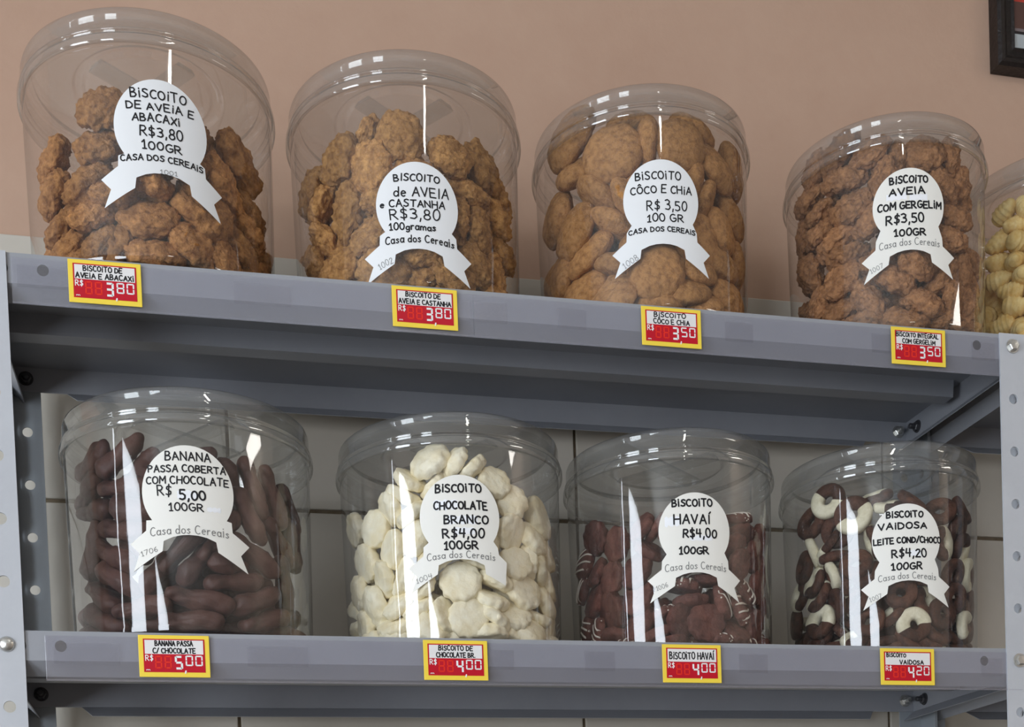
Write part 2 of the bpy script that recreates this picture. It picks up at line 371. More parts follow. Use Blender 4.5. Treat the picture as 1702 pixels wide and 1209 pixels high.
def lip(mb, p0, p1, inward, zt, cut=0, holes=None):
    """folded edge: 24 mm face, then a 16 mm fold sloping down and inwards"""
    (xa, ya), (xb, yb) = p0, p1; L = sqrt((xb-xa)**2+(yb-ya)**2); tx, ty = (xb-xa)/L, (yb-ya)/L; ix, iy = inward
    t = .9
    def q(s, d, z): return (xa+tx*s+ix*d, ya+ty*s+iy*d, z)
    def strip(prof, s0a, s0b, s1a, s1b):
        n = len(prof); vs = []; 
        for k, (d, z) in enumerate(prof):
            f = k/(n-1); vs.append(q(s0a+(s0b-s0a)*f, d, z)); vs.append(q(s1a+(s1b-s1a)*f, d, z))
        n2 = len(vs)
        vs += [q(s0a+(s0b-s0a)*k/(n-1), d+t, z+(.0 if k == 0 else .4)) for k, (d, z) in enumerate(prof)]
        vs += [q(s1a+(s1b-s1a)*k/(n-1), d+t, z+(.0 if k == 0 else .4)) for k, (d, z) in enumerate(prof)]
        fs = []
        for k in range(n-1):
            fs.append((2*k, 2*k+2, 2*k+3, 2*k+1)); fs.append((n2+k, n2+n+k, n2+n+k+1, n2+k+1))
        fs += [(2*(n-1), n2+n-1, n2+2*n-1, 2*(n-1)+1)]
        for k in range(n-1): fs += [(2*k, n2+k, n2+k+1, 2*k+2), (2*k+1, 2*k+3, n2+n+k+1, n2+n+k)]
        mb.add(vs, fs)
    if holes:
        h_ = MB(); xs_ = [xa]; 
        for hx in holes: xs_ += [hx-14, hx+14]
        xs_.append(xb); cells = [(p_, q_, holes[(i-1)//2] if i % 2 else None) for i, (p_, q_) in enumerate(zip(xs_, xs_[1:]))]
        plate_cells(h_, zt-24, zt, [c_ for c_ in cells if c_[1] > c_[0]], zt-12.2, 4.6, 0, .9)
        mb.add([(z_, y_, x_) for x_, y_, z_ in h_.v], h_.f)
    else: strip([(.6, zt), (0, zt-.6), (0, zt-24)], 0, 0, L, L)
    strip([(0, zt-24), (12, zt-34.6)], cut, cut+10 if cut else 0, L-cut, L-cut-10 if cut else L)
def shelf(parent, x0, x1, y1, zt, stiff=(-6, 924), holes=None):
    mb = MB(); mb.box(x0+.5, x1-.5, .5, y1-.5, zt-.9, zt); s = mb.build('shelf', STEEL, parent)
    f = MB(); lip(f, (x0, 0), (x1, 0), (0, 1), zt, holes=holes); e = f.build('front_lip', STEEL, s)
    f = MB(); lip(f, (x1, y1), (x0, y1), (0, -1), zt, 52); f.build('rear_lip', STEEL, s)
    f = MB(); lip(f, (x0, y1), (x0, 0), (1, 0), zt); f.build('side_lip', STEEL, s)
    f = MB(); lip(f, (x1, 0), (x1, y1), (-1, 0), zt); f.build('side_lip', STEEL, s)
    a, b = stiff; g = MB()
    prof = [(80, -1.2), (97, -1.2), (99, -18), (117, -18), (119, -1.2), (134, -1.2)]
    n = len(prof)
    vs = [(a, y, zt+z) for y, z in prof]+[(b, y, zt+z) for y, z in prof]+[(a, y, zt+z-.9) for y, z in prof]+[(b, y, zt+z-.9) for y, z in prof]
    fs = []
    for k in range(n-1): fs += [(k, k+1, n+k+1, n+k), (2*n+k, 3*n+k, 3*n+k+1, 2*n+k+1), (k, 2*n+k, 2*n+k+1, k+1), (n+k, n+k+1, 3*n+k+1, 3*n+k)]
    fs += [(0, n, 3*n, 2*n), (n-1, 3*n-1, 4*n-1, 2*n-1)]
    g.add(vs, fs); g.build('stiffener', STEEL, s)
    return s
unit = tag(empty('steel_shelving', (0, 0, 0)), 'grey perforated steel shelving with two shelves of biscuit jars', 'shelving')
for zt in ZT: shelf(unit, -13, W+13.5, 212, zt, holes=(10, 41, W-37, W-9))
post(unit, 0, 1, 0, True, POST); post(unit, W, -1, 0, True, POST)
post(unit, 1, 1, 212, False, REARSTEEL); post(unit, W+9.5, -1, 212, False, REARSTEEL)
for z in (0, 300):
    bolt(unit, W, z, -2, -1, ZINC)
    bolt(unit, 0, z, -2, -1, ZINC, head='round')
    bolt(unit, 2, z, 211, -1, DARKMETAL, nut=True)
    bolt(unit, W+2, z, 211, -1, ZINC, nut=True)
    bolt(unit, W+12.6, z-2, 188, -1, DARKMETAL, axis='x', nut=True)
unit2 = tag(empty('steel_shelving', (W+27.5, 0, 0)), 'neighbouring grey steel shelving bay that holds the jar of pale yellow biscuits', 'shelving')
for zt in ZT: shelf(unit2, 0, 936, 212, zt, (25, 910))
post(unit2, 12, 1, 212, False, REARSTEEL)
for z in (0, 300): bolt(unit2, 12, z, 211, -1, DARKMETAL, nut=True)
post(unit2, 922, -1, 0, True, POST)

# clear price rails clipped over the lips
def rail(x0, x1, zt, pads, label):
    r = tag(empty('price_rail', ((x0+x1)/2, -1.2, zt-20)), label, 'price rail', 'clear price rails')
    h = (x1-x0)/2; mb = MB(); mb.box(-h, h, -.5, .3, -20.5, 16); bevel(mb.build('strip', RAIL, r), .3)
    mb = MB(); mb.box(-h, h, -1.0, -.5, -20.5, -19.3); mb.build('bottom_bead', RAIL, r)
    for (a, b) in pads:
        mb = MB(); mb.box(a-(x0+x1)/2, b-(x0+x1)/2, -.75, -.5, -7, 10); mb.build('adhesive_pad', PAD, r)
rail(17, 394, ZT[1], [(21, 59), (191, 238), (378, 391)], 'left clear plastic price rail along the upper shelf lip')
rail(394.5, 910, ZT[1], [(395, 424), (470, 496), (628, 655), (775, 806), (880, 905)], 'right clear plastic price rail along the upper shelf lip')
rail(29, W+3, ZT[0], [(35, 87), (189, 240), (397, 419), (484, 512), (632, 660), (882, 905)], 'long clear plastic price rail along the lower shelf lip')

# ------------------------------------------------------------------ price tags
SEG = {'0': 'abcdef', '2': 'abged', '3': 'abgcd', '4': 'fgbc', '5': 'afgcd', '8': 'abcdefg'}
def seven(mb, d, x, z, w, h, t):
    H = h/2
    R_ = {'a': (x+t*.6, x+w-t*.6, z+h-t, z+h), 'd': (x+t*.6, x+w-t*.6, z, z+t), 'g': (x+t*.6, x+w-t*.6, z+H-t/2, z+H+t/2),
          'f': (x, x+t, z+H+t*.3, z+h-t*.4), 'e': (x, x+t, z+t*.4, z+H-t*.3), 'b': (x+w-t, x+w, z+H+t*.3, z+h-t*.4), 'c': (x+w-t, x+w, z+t*.4, z+H-t*.3)}
    for s in SEG[d]:
        a, b, c, e = R_[s]; mb.add([(a, 0, c), (b, 0, c), (b, 0, e), (a, 0, e)], [(0, 1, 2, 3)])
TAGS = [
 (88.8, 1, ('BiSCOiTO DE', 'AVEiA E ABACAXi'), '380', 'yellow price tag under the far left upper jar, reading 3,80 for pineapple biscuit'),
 (351.5, 1, ('BiSCOiTO DE', 'AVEIA E CASTANHA'), '380', 'yellow price tag under the second upper jar, reading 3,80 for nut biscuit'),
 (575.8, 1, ('BiSCOiTO', 'CÔCO E CHiA'), '350', 'yellow price tag under the coconut and chia jar, reading 3,50'),
 (822.9, 1, ('BiSCOiTO INTEGRAL', 'COM GERGELiM'), '350', 'yellow price tag under the sesame jar, reading 3,50'),
 (130.1, 0, ('BANANA PASSA', 'C/ CHOCOLATE'), '500', 'yellow price tag under the dark banana jar, reading 5,00'),
 (366.9, 0, ('BiSCOiTO DE', 'CHOCOLATE BR.'), '400', 'yellow price tag under the white chocolate jar, reading 4,00'),
 (585.3, 0, ('BiSCOiTO HAVAÍ', ''), '400', 'yellow price tag with one written line under the drizzled cocoa jar, 4,00'),
 (802.8, 0, ('BiSCOiTO', '   VAiDOSA'), '420', 'yellow price tag under the ring biscuit jar, reading 4,20'),
]
for (x, lv, lines, price, label) in TAGS:
    t = tag(empty('price_tag', (x, -2.4, ZT[lv]-19.6)), label, 'price tag', 'yellow price tags on the shelf lips')
    hw, hh = 28.4, 17.2
    mb = MB(); mb.box(-hw, hw, -.6, .0, -hh, hh); c = mb.build('card', YELLOW, t); bevel(c, .5, 2)
    mb = MB(); mb.box(-24.6, 24.6, -.85, -.6, -13.2, 14.0); rp = mb.build('red_panel', RED, t)
    mb = MB(); mb.box(-23.4, 23.4, -1.0, -.85, 1.6, 13.0); wp = mb.build('white_panel', TAGWHITE, t)
    pm = lambda u, v, e=0: (u, -1.08-e, v)
    mb = MB()
    if lines[1]:
        write(mb, lines[0].strip(), -1.5 if lv else 0, 10.3, 30 if len(lines[0]) < 14 else 44, 3.9, .95, pm)
        if price == '420':
            mb = MB(); write(mb, 'BiSCOiTO', -12, 10.6, 20, 3.4, .95, pm); write(mb, 'VAiDOSA', 4, 4.1, 25, 3.8, 1.0, pm)
        else: write(mb, lines[1], 0, 4.4, 34 if len(lines[1]) < 14 else 45, 3.9, .95, pm)
    else: write(mb, lines[0], 0, 7.0, 43, 6.0, 1.05, pm)
    mb.build('handwriting', INK, wp)
    mb = MB(); mb.v = []; 
    for k in range(2): seven(mb, '8', -15.6+7.6*k, -10.3, 5.6, 10.4, 1.15)
    mb.v = [(a, -.98, c_) for a, b, c_ in mb.v]; mb.build('unused_digits', DIM, rp)
    mb = MB(); seven(mb, price[0], 0.2, -10.9, 6.4, 11.2, 1.7)
    seven(mb, price[1], 8.8, -8.0, 6.0, 8.6, 1.15); seven(mb, price[2], 16.6, -8.0, 6.0, 8.6, 1.15)
    mb.v = [(a, -.98, c_) for a, b, c_ in mb.v]
    wf = lambda u, v, e=0: (u, -.98-e, v)
    write(mb, ',', 8.6, -9.8, .9, 6, 1.2, wf); write(mb, 'R$', -20.0, -1.7, 6.0, 4.4, .7, wf, jit=0)
    write(mb, 'm', -21.2, -11.3, 2.8, 1.4, .4, wf, jit=0)
    mb.build('price_digits', WHITE, rp)

# ------------------------------------------------------------------ jars
JARS = [(128.02, 103.85, 1, 110.7), (358.71, 111.33, 1, 109.8), (592.17, 110.39, 1, 106.4), (849.52, 98.68, 1, 100.6),
        (149.01, 110.88, 0, 112.1), (392.71, 123.01, 0, 108.7), (615.53, 123.6, 0, 104.9), (845.64, 119.34, 0, 101.1), (1056., 112., 1, 100.0)]
HJ = 205.0
JL = ['clear plastic jar at far left of the upper shelf, half full of oat biscuits',
      'clear plastic jar of rough nut biscuits, second from left on the upper shelf',
      'clear plastic jar filled with big smooth coconut biscuits, third on the upper shelf',
      'clear plastic jar packed with small dark sesame biscuits, fourth on the upper shelf',
      'clear plastic jar of dark chocolate-covered banana pieces, leftmost on the lower shelf',
      'clear plastic jar heaped with white button biscuits on the lower shelf',
      'clear plastic jar of drizzled cocoa biscuits, third on the lower shelf',
      'clear plastic jar of small half-dipped ring biscuits, rightmost on the lower shelf',
      'clear plastic jar of pale yellow ridged biscuits on the neighbouring shelf bay']
def body_r(RL, z): return (RL-6.6)+(2.9)*min(max(z, 0)/170.0, 1)
POLY_R = [(.93, -.78), (.945, -1.0), (1.33, -1.26), (1.12, -1.48), (1.28, -1.86), (.60, -1.46), (.565, -1.24)]
POLY_J6 = [(.93, -.80), (.96, -.97), (1.17, -1.14), (1.12, -1.70), (.60, -1.46), (.565, -1.24)]
def label_poly(dv, right):
    pts = [(sin(radians(a)), cos(radians(a))) for a in range(-127, 128, 6)]
    f = lambda L_: [(u, v+dv) for u, v in L_]
    R_ = f(right); Lf = [(-u, v) for u, v in f(POLY_R)][::-1]
    low = [(.565*sin(radians(a))/sin(radians(40)), -1.24+dv+.13*(1-(a/40)**2)) for a in (24, 12, 0, -12, -24)]
    return pts+R_+low+Lf
LAB = [ # dv, Rmm, azimuth, z centre above shelf, paper, handwriting[(text,u,v,w,h[,bold])], shop line (u,v,w,h,kind), code, correction patches
 (.14, 37.8, -84.4, 109.6, 0, [('BiSCOiTO',-.03,.68,1.17,.2), ('DE AVEiA E',.0,.42,1.42,.16), ('ABACAXi',-.1,.18,1.0,.17), ('R$3,80',0,-.11,.9,.22), ('100GR',0,-.40,.83,.19)], ('CASA DOS CEREAiS',0,-.70,1.76,.12,'h'), ('1001',.12,-.93,.36,.09,0)),
 (.10, 36.3, -94.6, 72.4, 0, [('BISCOITO',0,.63,1.09,.17), ('de AVEIA',.1,.31,1.32,.23), ('e CASTANHA',-.12,.04,1.55,.17), ('R$3,80',-.07,-.2,1.18,.27), ('100gramas',-.14,-.5,1.1,.17)], ('Casa dos Cereais',.03,-.82,1.66,.17,'h'), ('1002',-.82,-1.33,.36,.14,22)),
 (.0, 35.2, -99.4, 100.4, 0, [('BiSCOiTO',-.08,.6,1.18,.2), ('CÔCO E CHiA',0,.25,1.6,.2), ('R$ 3,50',.13,-.15,1.05,.26), ('100 GR',.08,-.46,.95,.2)], ('CASA DOS CEREAiS',0,-.79,1.76,.11,'h'), ('1008',-.86,-1.5,.42,.15,28)),
 (-.1, 34.1, -106.1, 116.8, 1, [('BiSCOiTO',0,.69,1.05,.2,1), ('AVEIA',-.06,.38,.98,.2,1), ('COM GERGELiM',.02,0,1.77,.2,1), ('R$3,50',-.13,-.36,1.03,.25,1), ('100GR',0,-.73,.86,.2,1)], ('Casa dos Cereais',0,-1.04,1.68,.19,'p'), ('1007',-.93,-1.6,.35,.12,18)),
 (.18, 37.9, -91.2, 117.5, 1, [('BANANA',.03,.76,.97,.19), ('PASSA COBERTA',0,.50,1.67,.16), ('COM CHOCOLATE',0,.25,1.78,.17), ('R$',-.5,.02,.3,.22), ('5,00',.1,-.07,.55,.22,1), ('100GR',-.05,-.33,.73,.17)], ('Casa dos Cereais',0,-.86,1.7,.18,'p'), ('1706',-.9,-1.27,.38,.11,15)),
 (.08, 36.2, -96.9, 111.8, 1, [('BiSCOiTO',-.02,.68,1.13,.2,1), ('CHOCOLATE',.02,.27,1.32,.2,1), ('BRANCO',.15,-.07,1.09,.21,1), ('R$4,00',.07,-.4,1.02,.24,1), ('100GR',0,-.7,.83,.19,1)], ('Casa dos Cereais',0,-.96,1.7,.17,'p'), ('1004',-.95,-1.45,.42,.12,15)),
 (.0, 34.6, -96.7, 109.3, 1, [('BiSCOiTO',-.07,.73,1.1,.2,1), ('HAVAÍ',-.08,.30,1.0,.26,1), ('R$4,00',.12,-.08,.93,.24,1), ('100GR',-.06,-.53,.8,.2,1)], ('Casa dos Cereais',0,-.98,1.7,.19,'p'), ('1006',-.95,-1.45,.32,.12,15)),
 (-.06, 33.8, -103.5, 109.6, 1, [('BiSCOiTO',-.06,.7,1.04,.18,1), ('VAiDOSA',-.12,.38,1.38,.18,1), ('LEITE COND/CHOCO',.04,-.03,1.98,.17,1), ('R$4,20',.05,-.4,1.0,.24,1), ('100GR',-.03,-.77,.87,.2,1)], ('Casa dos Cereais',0,-1.08,1.68,.18,'p'), ('1007',-.93,-1.6,.34,.12,15)),
]
PATCH = {3: [(-.35, .25, .55, .22), (.25, .2, .5, .2)], 4: [(-.02, -.07, .42, .24), (.55, -.36, .3, .12)], 5: [(-.35, .28, .6, .28), (.05, -.08, .75, .24), (.1, -.35, .5, .2)], 6: [(-.62, .25, .42, .3), (.15, -.2, .6, .17)], 7: [(.2, -.4, .35, .22)]}
def lid_mesh(RL):
    H = 0.0   # lid top at z=0
    key = [(RL-2.4, -31.5), (RL-.4, -31), (RL, -29.5), (RL, -24.5), (RL-.8, -23.6), (RL-3.0, -23.2), (RL-3.2, -21.4), (RL-1.6, -20.6), (RL-1.6, -19.2), (RL-3.2, -18.6), (RL-3.4, -5), (RL-4.2, -2.2), (RL-6.2, -.5), (RL-8, 0),
           (RL-11.5, 0), (RL-12.6, -1.2), (RL-13.2, -5.4), (RL-15, -6.2), (66, -6.2), (64.5, -5.8), (62, -2.2), (59, -1.6), (56, -2.2), (53.5, -5.8), (52, -6.2), (.01, -6.2)]
    pr_ = []
    for i, q in enumerate(key):     # a pair of close rings at each corner keeps it crisp
        if 0 < i < len(key)-1:
            for o_ in (key[i-1], key[i+1]):
                d = sqrt((o_[0]-q[0])**2+(o_[1]-q[1])**2); t = min(.22/d, .4); pr_.append((q[0]+(o_[0]-q[0])*t, q[1]+(o_[1]-q[1])*t))
        else: pr_.append(q)
    mb = MB(); mb.lathe(pr_, 96); return mb
for ji, (X, Y, lv, RL) in enumerate(JARS):
    zt = ZT[lv]
    j = tag(empty('biscuit_jar', (X, Y, zt)), JL[ji], 'jar', 'clear biscuit jars on the shelves')
    R0, R1 = body_r(RL, 0), body_r(RL, 170)
    pr_ = [(.01, 3.2), (R0-16, 3.0), (R0-13, 1.0), (R0-8, .4), (R0-3, 1.2), (R0-.3, 3.6)]
    pr_ += [(body_r(RL, z), z) for z in (4.4, 9, 30, 60, 90, 120, 150, 173.4, 174)]
    pr_ += [(R1-.4, 175.5), (R1-2.0, 176.5), (R1-1.2, 178), (R1-2.4, 179), (R1-2.4, 186), (R1-1.2, 187.5), (R1-2.4, 189), (R1-2.4, 197)]
    mb = MB(); mb.lathe(pr_, 96); mb.build('body', JAR, j, smooth=True)
    ld = lid_mesh(RL).build('lid', LIDM, j, (0, 0, HJ), smooth=True)
    mb = MB()
    for a in (radians(38), radians(128)):
        c_, s_ = cos(a), sin(a); pv = []
        for (uu, vv, zz) in [(-54, -10, -6.1), (54, -10, -6.1), (54, 10, -6.1), (-54, 10, -6.1), (-53, -7, -1.8), (53, -7, -1.8), (53, 7, -1.8), (-53, 7, -1.8)]:
            pv.append((uu*c_-vv*s_, uu*s_+vv*c_, zz))
        mb.add(pv, [(4, 5, 6, 7), (0, 1, 5, 4), (1, 2, 6, 5), (2, 3, 7, 6), (3, 0, 4, 7)])
    mb.build('embossed_cross', LIDM, ld)
    if ji > 7: continue
    dv, RM, az, zc, paper, hand, shop, code = LAB[ji]
    azr = radians(az)
    def lm(u, v, off=.35):
        z = zc+v; rr = body_r(RL, z)+off; a = azr+u/rr
        return (rr*cos(a), rr*sin(a), z)
    poly = label_poly(dv, POLY_J6 if ji == 5 else POLY_R)
    bm = bmesh.new(); vv = [bm.verts.new((u*RM, v*RM, 0)) for u, v in poly]
    bm.faces.new(vv); bmesh.ops.triangulate(bm, faces=bm.faces[:])
    k = -1.35*RM
    while k < 1.35*RM:
        g = bm.verts[:]+bm.edges[:]+bm.faces[:]
        bmesh.ops.bisect_plane(bm, geom=g, plane_co=(k, 0, 0), plane_no=(1, 0, 0)); k += 2.6
    bm.normal_update(); bm.verts.ensure_lookup_table()
    vs = [lm(v.co.x, v.co.y) for v in bm.verts]; fs = [[q.index for q in f.verts] for f in bm.faces]; bm.free()
    pap = PAPER_WARM if paper else PAPER_COOL
    lb = obj('label', mesh('label', vs, fs, True), pap, j)
    lb['label'] = ('ivory' if paper else 'white')+' paper rosette label with ribbon tails and black handwriting'
    f2 = lambda u, v, e=0: lm(u, v, .62+e)
    mb = MB()
    for h_ in hand:
        bold = len(h_) > 5
        write(mb, h_[0], h_[1]*RM, h_[2]*RM, h_[3]*RM, h_[4]*RM*.92, 1.5 if bold else 1.12, f2, jit=.14)
    if shop[5] == 'h': write(mb, shop[0], shop[1]*RM, shop[2]*RM, shop[3]*RM, shop[4]*RM, 1.0, f2, arcv=1.6)
    mb.build('handwriting', INK, lb)
    mb = MB()
    if shop[5] == 'p': write(mb, shop[0], shop[1]*RM, shop[2]*RM, shop[3]*RM, shop[4]*RM, .62, f2, jit=.02, arcv=1.8)
    write(mb, code[0], code[1]*RM, (code[2]+dv*.0)*RM, code[3]*RM, code[4]*RM, .4, f2, rot=code[5])
    mb.build('grey_lettering', INKGREY, lb)
    for (u, v, w_, h_) in PATCH.get(ji, []):
        mb = MB(); n = 9; a_ = []
        for i in range(n):
            for s_ in (-1, 1):
                uu = (u+w_*(i/(n-1)-.5))*RM; vv_ = (v+s_*h_/2*(.8+.2*sin(i*2.3+ji)))*RM*1.0
                a_.append(lm(uu, vv_, .48))
        mb.add(a_, [(2*i, 2*i+2, 2*i+3, 2*i+1) for i in range(n-1)]); mb.build('correction_patch', CORRECT, lb)

# ------------------------------------------------------------------ biscuits
def ico(sub):
    bm = bmesh.new(); bmesh.ops.create_icosphere(bm, subdivisions=sub, radius=1.0)
    vs = [v.co.copy() for v in bm.verts]; fs = [tuple(v.index for v in f.verts) for f in bm.faces]; bm.free(); return vs, fs
IV, IF = ico(4)
IV5, IF5 = ico(5)
IV3, IF3 = ico(3)
def fbm(p, s): return noise.fractal(p*s, .9, 2.1, 3)
def m_oat(seed, R, h, lump=2.0, crack=1.1):
    off = Vector((seed*7.3, seed*3.1, seed*5.7)); vs = []
    ex = 1+.07*sin(seed*2.1)
    for v in IV5:
        r = sqrt(v.x**2+v.y**2); a = math.atan2(v.y, v.x)
        Rr = R*(1+.07*noise.noise(Vector((cos(a), sin(a), seed*1.7))*1.6+off))
        z = v.z*h*(1.05 if v.z > 0 else .72)
        pr_ = Vector((v.x*Rr*ex, v.y*Rr/ex, z))
        if r > 1e-4:
            q = (r**.82)/r; pr_.x *= q; pr_.y *= q
        n1 = noise.noise(pr_*.11+off)*lump; n2 = noise.noise(pr_*.28+off)*crack; n3 = noise.noise(pr_*.62+off)*crack*.5
        n4 = max(0, .32-abs(noise.noise(pr_*.16+off*2)))*-2.2*crack; n3 += n4+noise.noise(pr_*1.25+off)*crack*.34
        d = Vector((v.x*.5, v.y*.5, v.z)).normalized(); pr_ += d*(n1+n2+n3); vs.append(pr_)
    return mesh('biscuit', vs, IF5, True)
def m_rod(seed, R, h):
    off = Vector((seed*5.3, seed*2.1, seed*4.7)); vs = []; bend = [.0042, .007, -.004][seed % 3]
    for v in IV:
        t = v.x; x = (abs(t)**.62)*(1 if t > 0 else -1)*R; s = (1-t*t)**.5; s = (max(1-abs(t)**3.2, 0))**.5/(s if s > 1e-3 else 1e-3)
        y = v.y*h*1.12*s; z = v.z*h*.82*s
        p_ = Vector((x, y, z)); tp = 1-.12*(x/R)*(1 if seed % 2 else -1)
        p_.y *= tp; p_.z *= tp
        d = Vector((v.x*.4, v.y, v.z)); p_ += d*(noise.noise(p_*.06+off)*5.0+noise.noise(p_*.16+off)*2.0+noise.noise(p_*.45+off)*.6)
        p_.y += bend*x*x*.9-bend*R*R*.35; vs.append(p_)
    return mesh('banana_piece', vs, IF, True)
def m_button(seed, R, h):
    off = Vector((seed*5.3, seed*2.1, 1)); vs = []; k = 11+seed
    for v in IV:
        a = math.atan2(v.y, v.x); r = sqrt(v.x**2+v.y**2)
        edge = 1+.035*sin(k*a+seed)*min(1, r*1.3)+.035*noise.noise(Vector((cos(a), sin(a), seed)))
        q = (r**.72)/max(r, 1e-4)
        z = v.z
        if z < 0: z = -(abs(z)**.45)*.62          # flat underside
        else: z = (z**.8)*1.0*(1+.06*sin(k*a+2.5*r))
        p_ = Vector((v.x*q*R*edge, v.y*q*R*edge, z*h)); p_ += Vector((v.x, v.y, v.z))*(noise.noise(p_*.16+off)*1.3+noise.noise(p_*.5+off)*.45)
        vs.append(p_)
    return mesh('button_biscuit', vs, IF, True)
def m_cocoa(seed, R, h):
    vs = []; k = 10
    for v in IV:
        a = math.atan2(v.y, v.x); r = sqrt(v.x**2+v.y**2); q = (r**.7)/max(r, 1e-4)
        e = 1+.045*sin(k*a+seed)*min(1, r*1.4)
        z = v.z; rr = r*q
        dip = .75*math.exp(-(rr*R/1.9)**2)*h
        z = (-(abs(z)**.4)*.7*h if z < 0 else (z**.6)*h)
        z += dip if v.z < 0 else -dip*1.4
        p_ = Vector((v.x*q*R*e, v.y*q*R*e, z)); p_ += Vector((v.x, v.y, v.z))*noise.noise(p_*.25+Vector((seed, 0, 0)))*.5
        vs.append(p_)
    return mesh('cocoa_biscuit', vs, IF, True)
def m_drizzle(seed, R, h):
    mb = MB(); rr_ = random.Random(seed)
    for k in range(4):
        x0 = (-.62+.4*k)*R; pts = []
        n = 14; half = sqrt(max(R*R-x0*x0, 1))*1.03
        for i in range(n+1):
            t = -1+2*i/n; y = t*half; x = x0+1.2*sin(t*2+k+seed); r = min(sqrt(x*x+y*y)/R, .9999)
            base = (r**(1/.7)) if r < 1 else 1
            z = (max(1-base*base, 0))**.3*h
            if r > .96: z = .2*h
            pts.append(Vector((x, y, z+.25)))
        w = rr_.uniform(.75, 1.2); vs = []; m_ = 6
        for i, p_ in enumerate(pts):
            for q in range(m_):
                a = 2*pi*q/m_; vs.append((p_.x+w*cos(a), p_.y, p_.z+.6*w*sin(a)))
        fs = [(i*m_+q, i*m_+(q+1) % m_, (i+1)*m_+(q+1) % m_, (i+1)*m_+q) for i in range(n) for q in range(m_)]
        mb.add(vs, fs)
    for _ in range(12):   # sugar crumbs caught on the rim
        a = rr_.uniform(0, 2*pi); q = rr_.uniform(.88, 1.02)*R; s_ = rr_.uniform(.5, 1.1); z = rr_.uniform(-.3, .5)*h
        x, y = q*cos(a), q*sin(a)
        mb.add([(x-s_, y, z), (x+s_, y, z), (x, y-s_, z), (x, y+s_, z), (x, y, z-s_), (x, y, z+s_)],
               [(0, 2, 5), (2, 1, 5), (1, 3, 5), (3, 0, 5), (2, 0, 4), (1, 2, 4), (3, 1, 4), (0, 3, 4)])
    return mesh('icing_drizzle', mb.v, mb.f, True)
def ring_verts(R, h, r0, seed, grow=0.0, a0=0.0, a1=2*pi, n=40, m_=14):
    vs = []; cw = (R-r0)/2; cr = (R+r0)/2; closed = abs(a1-a0-2*pi) < 1e-6
    for i in range(n if closed else n+1):
        a = a0+(a1-a0)*i/n; wob = 1+.03*noise.noise(Vector((cos(a)*1.4, sin(a)*1.4, seed*2.0)))
        for q in range(m_):
            b = 2*pi*q/m_; sx = (abs(cos(b))**.7)*(1 if cos(b) > 0 else -1); sz = (abs(sin(b))**.7)*(1 if sin(b) > 0 else -1)
            e = grow
            if not closed and i in (0, n): e = -.5
            rr = cr*wob+(cw+e)*sx; z = (h+e)*sz*(1+.08*noise.noise(Vector((a*2, b, seed))))
            vs.append((rr*cos(a), rr*sin(a), z))
    N_ = n if closed else n
    fs = []
    for i in range(N_):
        i2 = (i+1) % n if closed else i+1
        for q in range(m_): fs.append((i*m_+q, i2*m_+q, i2*m_+(q+1) % m_, i*m_+(q+1) % m_))
    if not closed: fs += [tuple(range(m_))[::-1], tuple(n*m_+q for q in range(m_))]
    return vs, fs
def m_shell(seed, R, h):
    vs = []
    for v in IV:
        t = v.x; x = t*R; env = sqrt(max(1-(abs(t)**2.4), 0)); s = env/max(sqrt(1-t*t), 1e-3)
        phase = t*19+1.6*v.y+seed; ridge = 1+.10*sin(phase)
        w = (1-.28*t)
        p_ = Vector((x*(1+.05*abs(sin(phase/2))), v.y*R*.74*s*ridge*w, v.z*h*.95*s*ridge*w)); p_.z += .012*x*x*0.6
        vs.append(p_)
    return mesh('shell_biscuit', vs, IF, True)
